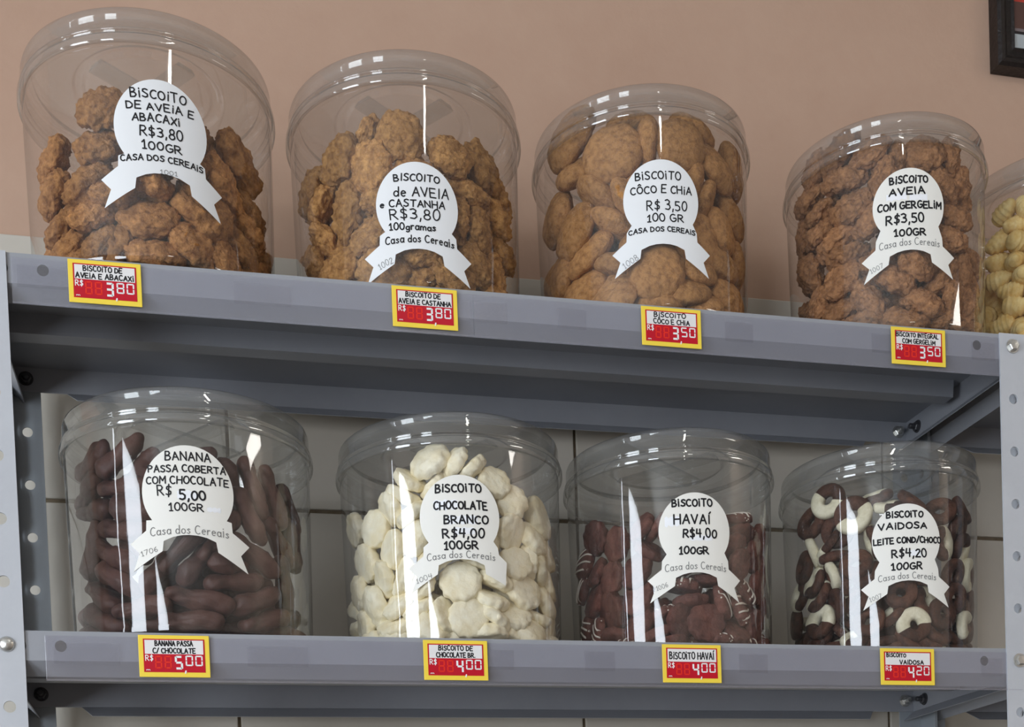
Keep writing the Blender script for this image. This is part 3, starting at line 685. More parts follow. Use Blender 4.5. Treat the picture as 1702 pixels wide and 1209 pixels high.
# resting places of the biscuits in each jar: front?, x, y, z (0.1 mm from the jar foot), quaternion and scale in hundredths
DATA = [
 [1,-369,-815,1332,73,53,9,-42,86,1,-811,-382,1138,56,-14,81,12,86,1,-412,-735,1091,-35,93,-8,10,93,1,-520,-623,836,15,55,74,36,104,1,-793,-399,828,83,5,-54,15,86,1,-732,-403,571,44,-35,83,-3,97,1,-480,-663,525,24,-6,-27,93,91,1,-674,-497,332,86,28,-30,-30,86,1,-453,-716,272,18,46,75,44,86,1,-293,-769,683,9,-34,93,12,86,1,4,-820,761,-10,-10,98,15,86,1,-32,-824,483,-39,78,-48,-14,103,1,409,-727,618,-29,10,-50,81,114,1,312,-778,305,72,46,5,51,96,1,2,-801,204,-21,81,-52,-17,100,1,750,-408,1251,-33,-43,70,46,114,1,594,-593,941,-57,5,80,16,106,1,827,-292,901,-31,79,37,-37,86,1,488,-348,1372,23,60,-59,-49,86,1,693,-434,472,82,27,39,32,99,1,776,-317,680,25,38,10,89,88,1,611,-642,244,-54,67,40,-32,86,1,182,-853,1299,69,41,24,-54,86,1,44,-838,1023,-50,2,80,33,89,1,303,-811,974,77,34,53,-12,90,0,179,-259,270,-70,71,1,8,95,0,-188,-402,561,-67,-23,21,67,104,0,-590,-135,186,-37,0,-5,93,98,0,14,-498,369,98,-18,9,-2,95,0,-400,198,190,94,2,-20,-28,99,0,552,-347,175,-37,7,-2,93,93,0,-709,132,265,69,39,59,-11,97,0,-52,215,200,70,6,-14,69,102,0,498,263,264,69,-50,-20,-48,98,0,807,-60,416,72,-29,7,-62,95,0,770,8,192,99,0,2,17,105,0,-432,-350,305,58,15,28,75,95,0,332,547,254,75,45,40,27,93,0,-78,542,229,39,14,-30,86,102,0,-835,240,273,64,50,50,29,97,0,195,324,273,-57,4,70,-42,92,0,-504,-208,524,-8,26,4,96,95,0,797,47,610,77,-18,-11,-60,93,0,-614,-499,178,28,-2,-8,96,95,0,408,-465,381,-15,1,37,92,97,0,-112,-487,184,72,1,-11,68,98,0,265,-554,186,95,5,-4,30,100,0,-627,488,174,42,4,1,91,93,0,808,304,311,69,-3,60,41,101,0,-441,748,290,26,60,-40,64,98,0,-363,567,257,-11,69,-23,68,93,0,-134,776,190,92,18,7,-35,99,0,126,29,324,86,0,0,-51,93,0,216,749,189,90,8,5,43,101,0,-159,-115,197,-62,-10,-13,77,104,0,767,-318,233,83,34,23,38,95,0,-280,-665,256,40,-39,-31,77,101,0,592,541,176,-55,-8,4,83,93,0,345,2,200,69,-2,-1,73,102,0,195,-471,593,92,-35,-15,-12,105,0,-845,-164,279,-47,63,-31,53,104],
 [1,-172,-856,1394,58,58,26,-51,95,1,-690,-519,1341,62,-8,76,17,102,1,-445,-750,1154,-9,54,35,76,95,1,-435,-536,1529,52,31,79,11,86,1,-859,-116,1235,79,-11,-59,11,98,1,-635,-501,854,65,-32,64,-25,110,1,-799,-296,1023,15,-51,3,85,86,1,-358,-699,858,90,1,7,-44,86,1,-464,-730,598,28,24,82,44,87,1,-793,-277,703,29,43,6,85,86,1,-684,-509,434,40,-11,84,34,93,1,-865,-154,511,-34,53,-23,74,86,1,-340,-751,286,-38,-29,-47,74,109,1,247,-839,1275,77,52,-11,36,89,1,597,-643,1336,-13,68,-44,-58,95,1,433,-707,1075,-8,-33,87,35,94,1,816,-341,1230,-55,2,83,12,86,1,339,-740,763,59,40,-55,-42,86,1,554,-649,738,-29,-48,51,66,97,1,724,-483,984,86,26,43,1,86,1,468,-731,403,27,53,-23,77,86,1,711,-493,433,-54,65,32,-43,90,1,792,-355,731,-56,20,-45,67,86,1,-31,-820,438,3,14,96,26,86,1,241,-829,252,82,49,29,-5,93,1,-77,-861,1051,84,47,-21,15,92,1,88,-829,837,35,3,-42,84,92,1,-128,-813,629,51,11,-24,82,86,0,362,-265,187,71,11,-19,67,93,0,-129,757,369,99,-6,4,-13,103,0,235,-572,500,97,-7,-6,23,95,0,-423,198,191,100,-4,-4,-6,99,0,-771,113,459,8,-6,-38,92,95,0,200,60,202,74,6,-28,60,96,0,605,-512,179,-22,-3,4,97,93,0,-763,167,243,64,42,24,-59,97,0,-60,323,246,52,40,-14,74,102,0,214,-571,200,83,14,9,-54,103,0,803,297,590,47,72,-17,-48,102,0,-710,-427,235,66,43,0,-61,94,0,524,64,263,70,28,-43,-50,105,0,-645,441,211,91,-27,-2,32,103,0,745,-156,197,99,-17,-1,4,104,0,48,789,180,-19,2,-7,98,93,0,-120,-4,236,35,-6,43,83,96,0,-499,695,275,82,-53,-15,16,93,0,692,-95,679,-68,-3,-15,72,93,0,-492,-467,264,-2,79,13,59,95,0,453,-453,337,-35,7,-3,94,97,0,-237,-523,196,90,11,-7,42,98,0,559,556,216,-11,-27,24,93,92,0,-447,-204,728,63,3,12,77,99,0,-440,1,907,97,-8,5,24,104,0,-1,-248,197,-19,12,11,97,98,0,786,-3,407,-25,36,-4,90,103,0,-561,-104,302,99,-6,0,-11,93,0,-768,-140,187,78,11,5,61,98,0,-379,-183,193,19,-6,-1,98,98,0,300,344,188,-66,0,0,75,92,0,-263,568,195,80,-16,-1,58,101,0,-745,120,723,97,11,8,22,100,0,326,-235,810,94,-21,15,-22,105,0,-11,-677,285,54,1,-32,78,93,0,157,-367,625,-42,-3,20,89,96,0,294,711,263,90,25,34,-8,105,0,-75,-533,871,59,47,21,62,92,0,730,273,199,-22,-22,1,95,101,0,-202,-535,553,75,65,-4,7,94],
 [1,-766,-277,1898,66,47,-29,-51,112,1,-506,-673,1553,1,-32,-53,78,105,1,-215,-423,1950,100,2,1,5,89,1,-710,-305,1562,36,-15,-27,88,91,1,-589,-461,1254,92,18,33,15,93,1,-844,-29,1278,-33,-54,27,73,98,1,-372,-651,1116,39,56,-8,73,92,1,-767,-323,1011,75,35,-48,-29,99,1,-493,-550,969,30,28,-5,91,86,1,-659,-422,755,-47,-40,13,77,93,1,-846,-96,662,-11,-61,6,78,86,1,-715,-362,443,78,39,-29,-39,91,1,-458,-564,601,-27,-6,-19,94,86,1,-179,-816,442,-40,-17,64,-64,100,1,81,-861,1590,63,53,36,-44,89,1,-180,-717,1630,-30,-54,41,67,86,1,308,-581,1886,15,27,-19,93,89,1,480,-667,1507,82,46,22,25,94,1,754,-413,1660,57,-23,59,-52,92,1,208,-740,1274,53,53,60,28,86,1,360,-671,1147,54,-48,-24,65,86,1,700,-479,1202,68,51,20,48,86,1,535,-642,952,60,-4,60,-53,86,1,479,-590,718,21,33,-27,88,99,1,32,-675,735,97,5,-14,-19,86,1,219,-746,518,93,34,7,11,86,1,119,-752,312,58,16,-28,75,90,1,598,-594,371,50,57,-14,64,86,1,776,-368,808,-5,61,-23,75,86,1,294,-695,190,-65,-26,-11,71,86,1,-150,-788,1260,-47,-33,-30,76,94,1,-54,-756,1025,76,24,-16,58,95,1,-240,-714,786,95,9,-25,18,89,0,-519,563,779,-13,-22,34,91,103,0,-107,-326,934,69,32,2,-65,104,0,-685,-216,181,-33,-7,13,93,98,0,-221,-316,1246,90,-30,0,-33,93,0,55,316,292,36,-11,12,92,104,0,-738,241,892,-25,-50,1,83,95,0,-519,-579,291,13,-34,-36,86,103,0,113,-346,273,-65,26,-28,65,95,0,-4,710,177,96,5,0,-27,100,0,518,-447,182,100,1,-2,-4,98,0,484,-328,329,-41,-5,15,90,98,0,333,-141,1159,77,-30,44,35,97,0,743,6,769,84,-10,-29,-45,95,0,706,-38,195,94,0,19,-29,105,0,-293,-183,671,79,-1,17,59,95,0,401,612,168,78,2,1,62,93,0,725,429,279,31,69,6,-66,94,0,727,-45,1072,3,-2,-31,95,95,0,-548,-127,984,64,-55,49,22,94,0,-655,309,215,94,-2,-28,20,97,0,-650,361,463,11,18,-2,98,92,0,-372,176,194,92,9,-16,-36,102,0,-517,-32,534,88,-13,13,-44,104,0,-302,129,1052,87,-5,28,-41,97,0,-411,588,174,-42,-5,-7,90,98,0,309,-254,616,71,-52,47,-2,95,0,412,166,187,13,12,2,98,102,0,-507,181,769,-15,-23,15,95,101,0,237,-427,1003,45,61,1,65,96,0,809,-62,436,-3,56,-6,82,103,0,-517,-47,328,97,-5,-1,-24,93,0,-833,41,300,79,-7,-61,4,98,0,-153,-214,195,10,-13,-15,98,98,0,16,128,169,72,-4,-2,-69,92,0,-120,-649,181,26,1,-11,96,100,0,-355,-392,258,80,-18,-33,47,103,0,561,-212,600,81,-39,38,-23,97,0,175,-401,596,68,-24,62,32,96,0,232,-796,772,59,-47,-54,-38,99,0,-11,708,351,43,-2,-21,88,101,0,255,-6,416,75,16,-38,51,99],
 [1,-646,-335,1936,80,20,-37,-43,113,1,-807,-69,1931,56,-6,82,-10,86,1,-487,-603,1825,-11,84,23,48,93,1,-395,-640,1559,65,17,71,19,93,1,-620,-368,1658,96,18,-20,5,109,1,-611,-439,1377,44,-50,75,-3,105,1,-494,-568,1171,24,-49,-23,81,97,1,-770,58,1695,81,16,-38,-41,94,1,-744,-112,1509,30,24,92,10,93,1,-744,-84,1295,27,-30,90,-18,96,1,-659,-230,1139,27,-11,95,-10,114,1,-599,-355,949,-3,95,-31,10,102,1,-684,-369,695,-21,-50,-13,83,99,1,-779,72,953,-51,59,55,-28,101,1,-796,-72,605,-33,67,-45,48,89,1,-442,-517,470,10,-51,69,50,114,1,-684,-317,448,35,13,88,28,95,1,-762,230,1390,57,62,38,38,99,1,-399,-573,831,-21,73,-63,15,108,1,-31,-791,1727,83,50,-21,14,95,1,271,-743,1753,14,63,-28,72,86,1,-247,-639,1725,59,51,36,52,86,1,176,-754,1474,-45,5,-51,73,96,1,484,-624,1518,-65,16,70,26,104,1,332,-683,1224,84,27,29,-38,96,1,261,-729,985,91,40,11,-3,88,1,-106,-747,709,39,33,-39,76,103,1,-286,-655,581,47,23,-24,82,103,1,164,-652,640,39,-3,92,11,107,1,-15,-693,348,-60,-7,-31,73,111,1,463,-638,748,-33,-23,69,60,97,1,273,-714,402,52,70,25,42,92,1,503,-609,391,69,45,56,3,93,1,-182,-647,195,-6,-26,95,16,114,1,-132,-752,1361,-44,76,-46,-15,103,1,-256,-670,1106,38,56,-19,71,103,1,-29,-732,1028,-52,76,9,-39,103,0,-726,64,400,36,-18,-58,71,101,0,-60,22,190,87,24,0,-44,101,0,671,-312,344,10,37,-18,90,98,0,120,699,215,20,-33,-16,91,102,0,47,422,244,-13,7,50,86,105,0,-508,531,803,-13,2,-23,96,92,0,324,-5,169,79,9,14,-59,95,0,680,-196,174,94,-7,11,-33,101,0,-392,680,265,70,68,11,19,96,0,-506,-493,177,56,1,13,82,103,0,204,-680,167,-12,-1,7,99,96,0,722,-104,549,8,35,5,93,100,0,-544,69,714,-16,-15,4,98,96,0,-133,-274,597,20,-3,30,93,93,0,231,-451,430,92,-22,-26,-18,96,0,-408,-316,328,-40,12,-27,87,93,0,-655,331,494,77,-15,-42,46,96,0,328,-247,1093,-3,-2,-12,99,103,0,-198,-318,856,76,-20,39,48,99,0,-638,348,164,40,15,-5,90,93,0,-89,-410,1147,-44,32,41,73,97,0,-426,-203,565,58,37,2,73,93,0,394,613,176,-24,-1,-26,94,93,0,-388,-179,175,1,13,-2,99,98,0,127,231,168,73,-4,-1,-69,92,0,-477,501,353,-12,-24,78,-57,93,0,-36,-170,1048,-21,-57,-34,72,98,0,622,-328,908,86,-36,0,-36,104,0,679,371,256,9,-56,-47,67,101,0,-300,-36,881,87,-32,11,-35,97,0,410,-303,262,89,-13,-40,-16,105,0,-318,423,184,95,-24,1,-19,99,0,575,-380,662,83,-53,15,8,103,0,505,-491,174,97,-3,-5,22,101,0,-114,695,204,94,10,-32,-11,102,0,230,-83,797,-21,-12,8,97,103,0,-271,218,1061,-36,-46,-6,81,100,0,-370,153,165,52,-5,4,85,93,0,210,-453,901,79,9,31,53,97,0,455,337,179,87,15,0,46,104,0,177,-476,207,80,-32,29,42,92,0,779,5,263,0,54,8,84,93,0,-95,-306,179,90,15,0,40,102,0,-392,-81,1395,65,-23,-10,72,99,0,196,-169,284,41,-29,-34,80,98,0,-696,-36,176,62,0,2,79,102,0,613,128,232,-59,7,-42,68,99,0,-154,-401,416,44,11,62,64,97,0,-670,-245,266,-16,-12,-21,96,96,0,-538,339,935,88,4,23,-42,94],
 [1,-806,-422,1613,73,44,-40,-33,100,1,-561,-723,1561,89,21,-33,-22,100,1,-844,-341,1401,75,35,-36,-43,100,1,-535,-733,1310,92,23,-7,-30,100,1,-432,-796,1132,84,49,-11,-22,100,1,-788,-449,1185,83,25,-5,-50,100,1,-550,-717,962,86,39,-8,-31,100,1,-828,-393,859,75,15,-64,-11,100,1,-634,-647,742,88,-18,35,-27,100,1,-467,-637,825,77,35,-1,-53,100,1,-621,-654,531,90,-9,30,-30,100,1,-379,-719,1452,82,-31,2,-47,100,1,-760,-483,448,85,12,21,-47,100,1,-730,-504,239,85,21,13,-46,104,1,-427,-785,288,96,15,-7,-24,100,1,536,-749,1326,81,14,56,6,100,1,465,-789,1087,86,10,48,12,100,1,701,-594,1310,79,11,59,13,100,1,856,-313,1272,78,18,48,36,100,1,22,-795,655,83,-6,-46,31,100,1,49,-883,335,99,8,9,3,106,1,341,-831,512,96,18,-9,21,100,1,509,-742,372,93,10,-22,29,100,1,519,-741,767,90,20,31,21,100,1,751,-511,936,81,28,43,28,100,1,869,-266,996,71,30,58,26,100,1,584,-680,218,91,16,-12,36,100,1,782,-469,570,75,13,64,10,100,1,297,-756,690,83,27,-1,49,100,1,-32,-893,158,99,12,0,-2,100,1,-94,-905,768,90,6,-42,-1,100,1,336,-715,1342,77,23,52,29,100,1,-15,-912,1446,95,18,-24,4,100,1,41,-908,1251,97,18,-17,5,100,1,-14,-881,1048,98,-11,-16,-4,100,1,212,-878,886,85,24,-41,21,100,0,535,194,159,11,-4,-32,94,101,0,-282,-35,151,-11,-1,10,99,95,0,152,-445,305,27,-21,9,94,93,0,200,-570,154,-62,11,-13,76,97,0,-734,115,674,-48,9,26,83,97,0,131,-192,588,93,37,7,1,96,0,-287,-541,559,93,-2,-35,14,95,0,-90,-554,480,89,7,-13,-44,99,0,-721,-63,464,-48,1,-48,74,95,0,468,742,271,47,-17,43,75,95,0,-536,254,156,76,13,-11,-62,98,0,412,-501,149,-55,-5,8,83,93,0,-583,608,261,93,-12,32,15,99,0,427,-352,339,97,-23,10,-5,93,0,481,-50,150,99,6,1,15,93,0,-615,-46,309,88,-32,18,-29,92,0,49,-41,163,62,29,30,66,103,0,486,392,159,99,2,0,-11,102,0,-292,556,158,88,-22,-10,41,98,0,506,-73,347,55,-5,23,80,104,0,218,-214,254,89,-24,37,-11,96,0,-254,846,156,99,12,1,10,98,0,270,-4,281,66,-45,-8,-60,104,0,702,569,150,42,-7,-14,89,94,0,-892,123,356,67,-35,-21,62,97,0,-114,-46,680,-3,-21,6,98,95,0,150,722,150,51,-15,-24,81,93,0,851,229,454,72,19,-5,-66,93,0,-292,-753,589,83,-12,-48,24,96,0,-701,97,156,68,-15,-16,70,99,0,-152,-517,163,8,0,4,100,104,0,-227,-307,220,90,14,-29,-28,92,0,735,-362,167,92,20,7,34,105,0,326,-231,737,13,11,23,96,97,0,-103,320,149,89,-46,2,-3,93,0,-100,-632,320,8,1,-13,99,104,0,-675,-280,168,-2,-1,47,89,104,0,-247,-689,162,9,-1,-8,99,103,0,436,-280,541,-56,6,-23,79,100,0,633,29,552,50,-47,-1,73,93,0,-884,63,171,72,-11,-7,68,105,0,858,78,148,75,-20,-16,61,92],
 [1,-334,-811,1660,72,45,-9,-52,106,1,-504,-713,1530,-24,23,91,26,86,1,-549,-648,1409,-18,96,4,-19,93,1,-673,-601,1302,-55,-13,82,-2,86,1,-798,-457,1162,-58,65,-25,41,95,1,-929,-35,1273,37,49,39,69,86,1,-497,-719,1217,41,-25,-20,85,89,1,-672,-600,937,-40,69,-20,57,99,1,-868,-292,895,-28,62,-1,73,96,1,-487,-745,998,-42,-63,4,65,93,1,-747,-477,690,13,61,14,77,97,1,-603,-635,687,-25,76,-20,57,98,1,-802,-373,467,26,75,-27,-54,109,1,-652,-612,435,7,69,56,46,86,1,-659,-555,270,-36,75,-55,6,99,1,-907,-136,651,-44,49,61,-44,92,1,-888,-212,311,14,62,18,75,92,1,-455,-773,597,8,62,52,59,89,1,-359,-781,201,67,34,43,-50,102,1,-480,-721,396,3,77,52,36,89,1,-303,-744,1486,41,25,86,16,86,1,-264,-856,1289,70,12,-51,49,93,1,-214,-875,1086,41,-40,76,30,93,1,-324,-833,833,38,-5,84,38,93,1,-124,-868,1638,86,15,-48,4,86,1,21,-875,1596,5,91,19,36,86,1,229,-898,1479,-43,50,66,36,86,1,391,-827,1336,29,28,-53,75,90,1,382,-828,1059,50,-58,11,63,94,1,734,-527,1294,-28,-39,68,56,114,1,618,-638,1061,-23,28,-40,84,100,1,420,-814,789,-60,73,31,7,90,1,550,-642,832,-4,69,34,-64,91,1,688,-572,809,-26,60,-27,71,87,1,-115,-895,581,-52,56,-54,-34,106,1,504,-747,559,-55,51,63,21,104,1,219,-823,607,47,19,2,86,94,1,166,-835,455,-9,-22,94,25,98,1,-55,-893,262,71,-70,7,3,102,1,188,-823,276,81,-8,32,-48,98,1,396,-773,333,6,-30,84,45,95,1,658,-562,366,-22,48,85,5,87,1,542,-691,195,15,32,-38,86,102,1,822,-400,1002,57,-57,-56,20,98,1,829,-376,724,-10,79,-10,-59,98,1,750,-472,531,-28,41,-34,80,102,1,867,-277,337,-4,-62,28,73,95,1,-241,-836,306,-30,70,-37,-54,89,1,51,-789,760,78,-4,9,-62,86,1,-50,-870,1354,31,31,78,44,93,1,58,-872,1205,34,-62,69,15,93,1,152,-873,984,8,59,-51,61,93,1,-69,-868,908,-40,74,52,11,93,0,380,-558,266,-8,-32,21,92,94,0,32,352,134,96,-2,-1,27,97,0,336,-675,137,-28,16,4,94,99,0,-83,826,132,11,3,-5,99,102,0,-842,53,331,74,-14,7,-65,93,0,-496,390,156,69,-6,27,-67,101,0,74,-543,136,-68,-4,3,73,103,0,284,-365,126,96,-3,-8,28,95,0,763,-316,134,99,-5,-9,-6,104,0,-393,157,130,-23,-8,-5,97,95,0,-608,-68,132,83,2,1,56,100,0,-776,-290,138,70,-12,12,69,104,0,-590,560,137,99,-1,11,4,104,0,-783,280,317,93,24,-10,27,96,0,-821,118,127,77,6,-5,63,97,0,-665,-114,529,5,11,0,99,100,0,-450,-326,128,16,2,0,99,94,0,-81,-611,617,87,-39,21,19,96,0,4,-710,228,63,5,6,77,102,0,187,759,129,95,-4,3,31,96,0,-154,-678,132,6,-8,-5,99,100,0,-706,-62,687,93,-10,17,30,100,0,724,29,143,91,7,16,38,104,0,-487,-284,546,92,32,13,17,93,0,-344,-98,174,71,-26,-22,61,105,0,588,-146,750,-56,4,12,82,94,0,-364,744,131,100,-1,4,-5,101,0,790,319,144,-6,25,5,96,95,0,562,-424,187,-33,42,26,80,97,0,250,-117,152,98,-19,9,-6,102,0,-843,68,526,80,27,-9,53,97,0,-108,569,182,-7,33,3,94,103,0,572,288,134,85,-4,1,52,104,0,659,-317,281,19,15,12,96,105,0,833,-117,198,-10,-10,77,62,93,0,365,-573,465,54,-9,27,79,104,0,166,-510,548,5,-48,5,88,94,0,-226,-341,437,47,-40,31,72,104,0,862,97,199,91,-3,40,-11,97,0,90,-642,930,82,-4,17,54,92,0,-176,280,159,-10,-18,-19,96,101,0,448,780,206,64,69,-9,-34,105,0,-304,-642,354,-8,32,52,79,97,0,675,601,207,8,50,46,73,101,0,511,566,132,52,-4,0,85,97,0,290,248,132,99,4,-9,-4,102,0,542,-398,521,14,27,-60,74,105,0,-735,-140,286,3,-67,22,71,100,0,239,509,135,25,-1,12,96,97,0,-443,-609,166,89,19,27,32,102,0,523,-188,148,-16,-6,-23,96,101,0,-186,-116,130,92,-2,-14,-36,94,0,-163,-378,130,7,0,-1,100,97,0,-635,-525,133,90,6,0,-44,103,0,-251,502,131,95,8,9,28,96,0,146,-824,125,-51,2,5,86,95,0,-834,15,195,84,13,-4,52,100,0,501,-519,142,76,-4,17,63,92,0,-186,-576,403,57,-10,59,57,94,0,-226,-219,642,14,25,-13,95,98,0,22,-325,700,90,1,15,-41,100,0,-641,64,787,-10,30,17,93,99,0,466,33,131,78,-4,1,-63,97,0,30,66,131,97,2,-4,-23,100,0,365,-561,669,31,22,-8,92,97,0,-744,361,134,40,0,0,92,104,0,-31,-7,750,66,15,-23,70,101,0,24,-316,493,-45,38,-26,76,103,0,-430,-468,644,71,-19,18,-65,100,0,-471,-463,406,22,3,31,92,105,0,43,-225,133,-52,15,-9,83,95],
 [1,-856,-266,1213,55,27,57,55,94,1,-721,-493,1093,71,-11,68,12,96,1,-891,-42,1032,80,0,-60,6,92,1,-845,-231,895,50,28,80,19,87,1,-764,-450,783,-6,69,19,69,90,1,-841,-149,652,54,-35,72,-25,109,1,-751,-398,466,76,5,61,21,114,1,-886,-39,369,70,10,-67,-21,92,1,-841,-235,306,30,-64,-19,68,87,1,-706,-401,219,-20,-45,87,0,97,1,-566,-613,317,56,-23,79,2,102,1,-585,-632,802,-41,78,-24,40,102,1,-457,-685,994,-7,-21,91,34,95,1,-534,-663,1205,20,67,55,45,88,1,-428,-671,187,-2,87,-46,18,102,1,-390,-683,1208,36,-44,76,-30,86,1,-573,-633,552,53,-21,80,16,102,1,-894,35,792,66,-40,-47,43,86,1,11,-873,276,-55,57,-43,-43,105,1,-216,-817,296,-36,7,65,67,95,1,-185,-768,630,29,10,-4,95,108,1,52,-794,697,-6,80,59,4,95,1,210,-795,503,55,-9,64,-52,109,1,-95,-786,487,0,13,99,-2,101,1,400,-756,433,79,26,53,-16,96,1,475,-717,611,86,31,40,0,89,1,328,-771,229,-31,36,83,29,99,1,601,-646,297,-5,-46,45,76,97,1,409,-704,1291,-13,-7,-8,99,93,1,442,-709,1137,-58,8,31,74,89,1,399,-786,845,-34,-11,55,75,89,1,666,-588,687,-48,-14,65,58,94,1,737,-520,1177,-63,3,66,41,86,1,615,-652,972,-48,66,2,-57,90,1,780,-431,489,66,-55,-42,30,89,1,787,-429,890,-12,-59,39,70,88,1,-300,-747,113,7,41,91,0,95,1,344,-776,1000,53,-41,14,73,89,1,-35,-853,1165,-43,89,-7,13,94,1,69,-852,986,21,-59,66,42,95,1,-165,-813,857,53,-55,64,-9,94,1,72,-822,832,-12,47,84,24,95,1,-252,-793,1083,-16,14,92,34,94,0,-367,367,118,-68,2,0,73,97,0,18,34,158,2,15,28,95,100,0,-716,55,375,58,21,36,70,104,0,-749,-259,117,86,1,5,52,100,0,-802,-58,205,97,10,-19,-9,96,0,-137,685,122,-54,0,-1,84,99,0,-389,-271,548,65,-16,36,65,100,0,144,534,117,99,12,-6,7,92,0,-433,-429,204,48,-19,11,85,94,0,199,252,125,76,0,-2,65,104,0,-333,-678,345,-1,-12,20,97,100,0,-95,-410,479,73,17,31,-58,93,0,489,-114,192,63,40,23,-63,105,0,-775,281,180,71,-26,-33,56,103,0,-592,-310,519,-56,28,-21,75,96,0,-559,264,165,80,28,-24,48,97,0,-462,41,141,95,11,-18,-25,102,0,-831,219,277,-23,68,-38,58,104,0,-100,-347,146,77,-6,-23,59,98,0,235,-552,506,-56,45,22,66,99,0,668,464,111,-48,-9,3,87,92,0,-601,-488,116,87,-2,3,-49,95,0,-118,-559,232,88,-2,4,48,98,0,-217,39,118,92,2,2,-40,99,0,530,-528,379,79,-52,2,33,99,0,529,59,121,7,-13,7,99,99,0,270,-45,120,-29,11,-9,94,95,0,-217,848,204,69,64,31,-13,99,0,763,213,120,90,12,-4,41,101,0,-361,-207,122,33,-5,-1,94,104,0,-68,-609,115,2,7,5,100,94,0,11,-145,117,46,2,2,89,96,0,-339,-536,415,-31,-9,34,88,104,0,-91,434,161,79,-33,13,51,97,0,231,775,114,67,4,-2,74,94,0,-420,-437,473,80,-40,-14,43,93,0,-105,271,140,15,2,21,96,104,0,453,-638,122,97,8,2,24,100,0,443,613,120,-33,-2,6,94,103,0,-433,655,112,100,-1,-5,7,93,0,446,-420,542,72,16,-28,-62,96,0,-312,-470,119,79,-5,-15,59,94,0,751,-105,117,100,-3,3,1,97,0,164,-773,120,-19,1,-2,98,94,0,-552,-77,194,90,38,-3,-23,93,0,37,822,204,-15,66,39,62,102,0,66,-722,256,77,-48,16,39,92,0,-744,36,120,77,0,-3,-64,99,0,771,-229,220,-60,11,-2,79,93,0,795,-41,308,24,-1,0,97,101,0,-602,-331,315,-15,55,22,80,99,0,-639,433,120,93,1,0,-36,96,0,419,-345,119,91,7,-7,-39,100,0,682,-412,126,43,-16,0,89,104,0,150,-483,124,88,-13,4,-46,102,0,487,322,130,92,4,-17,-36,104],
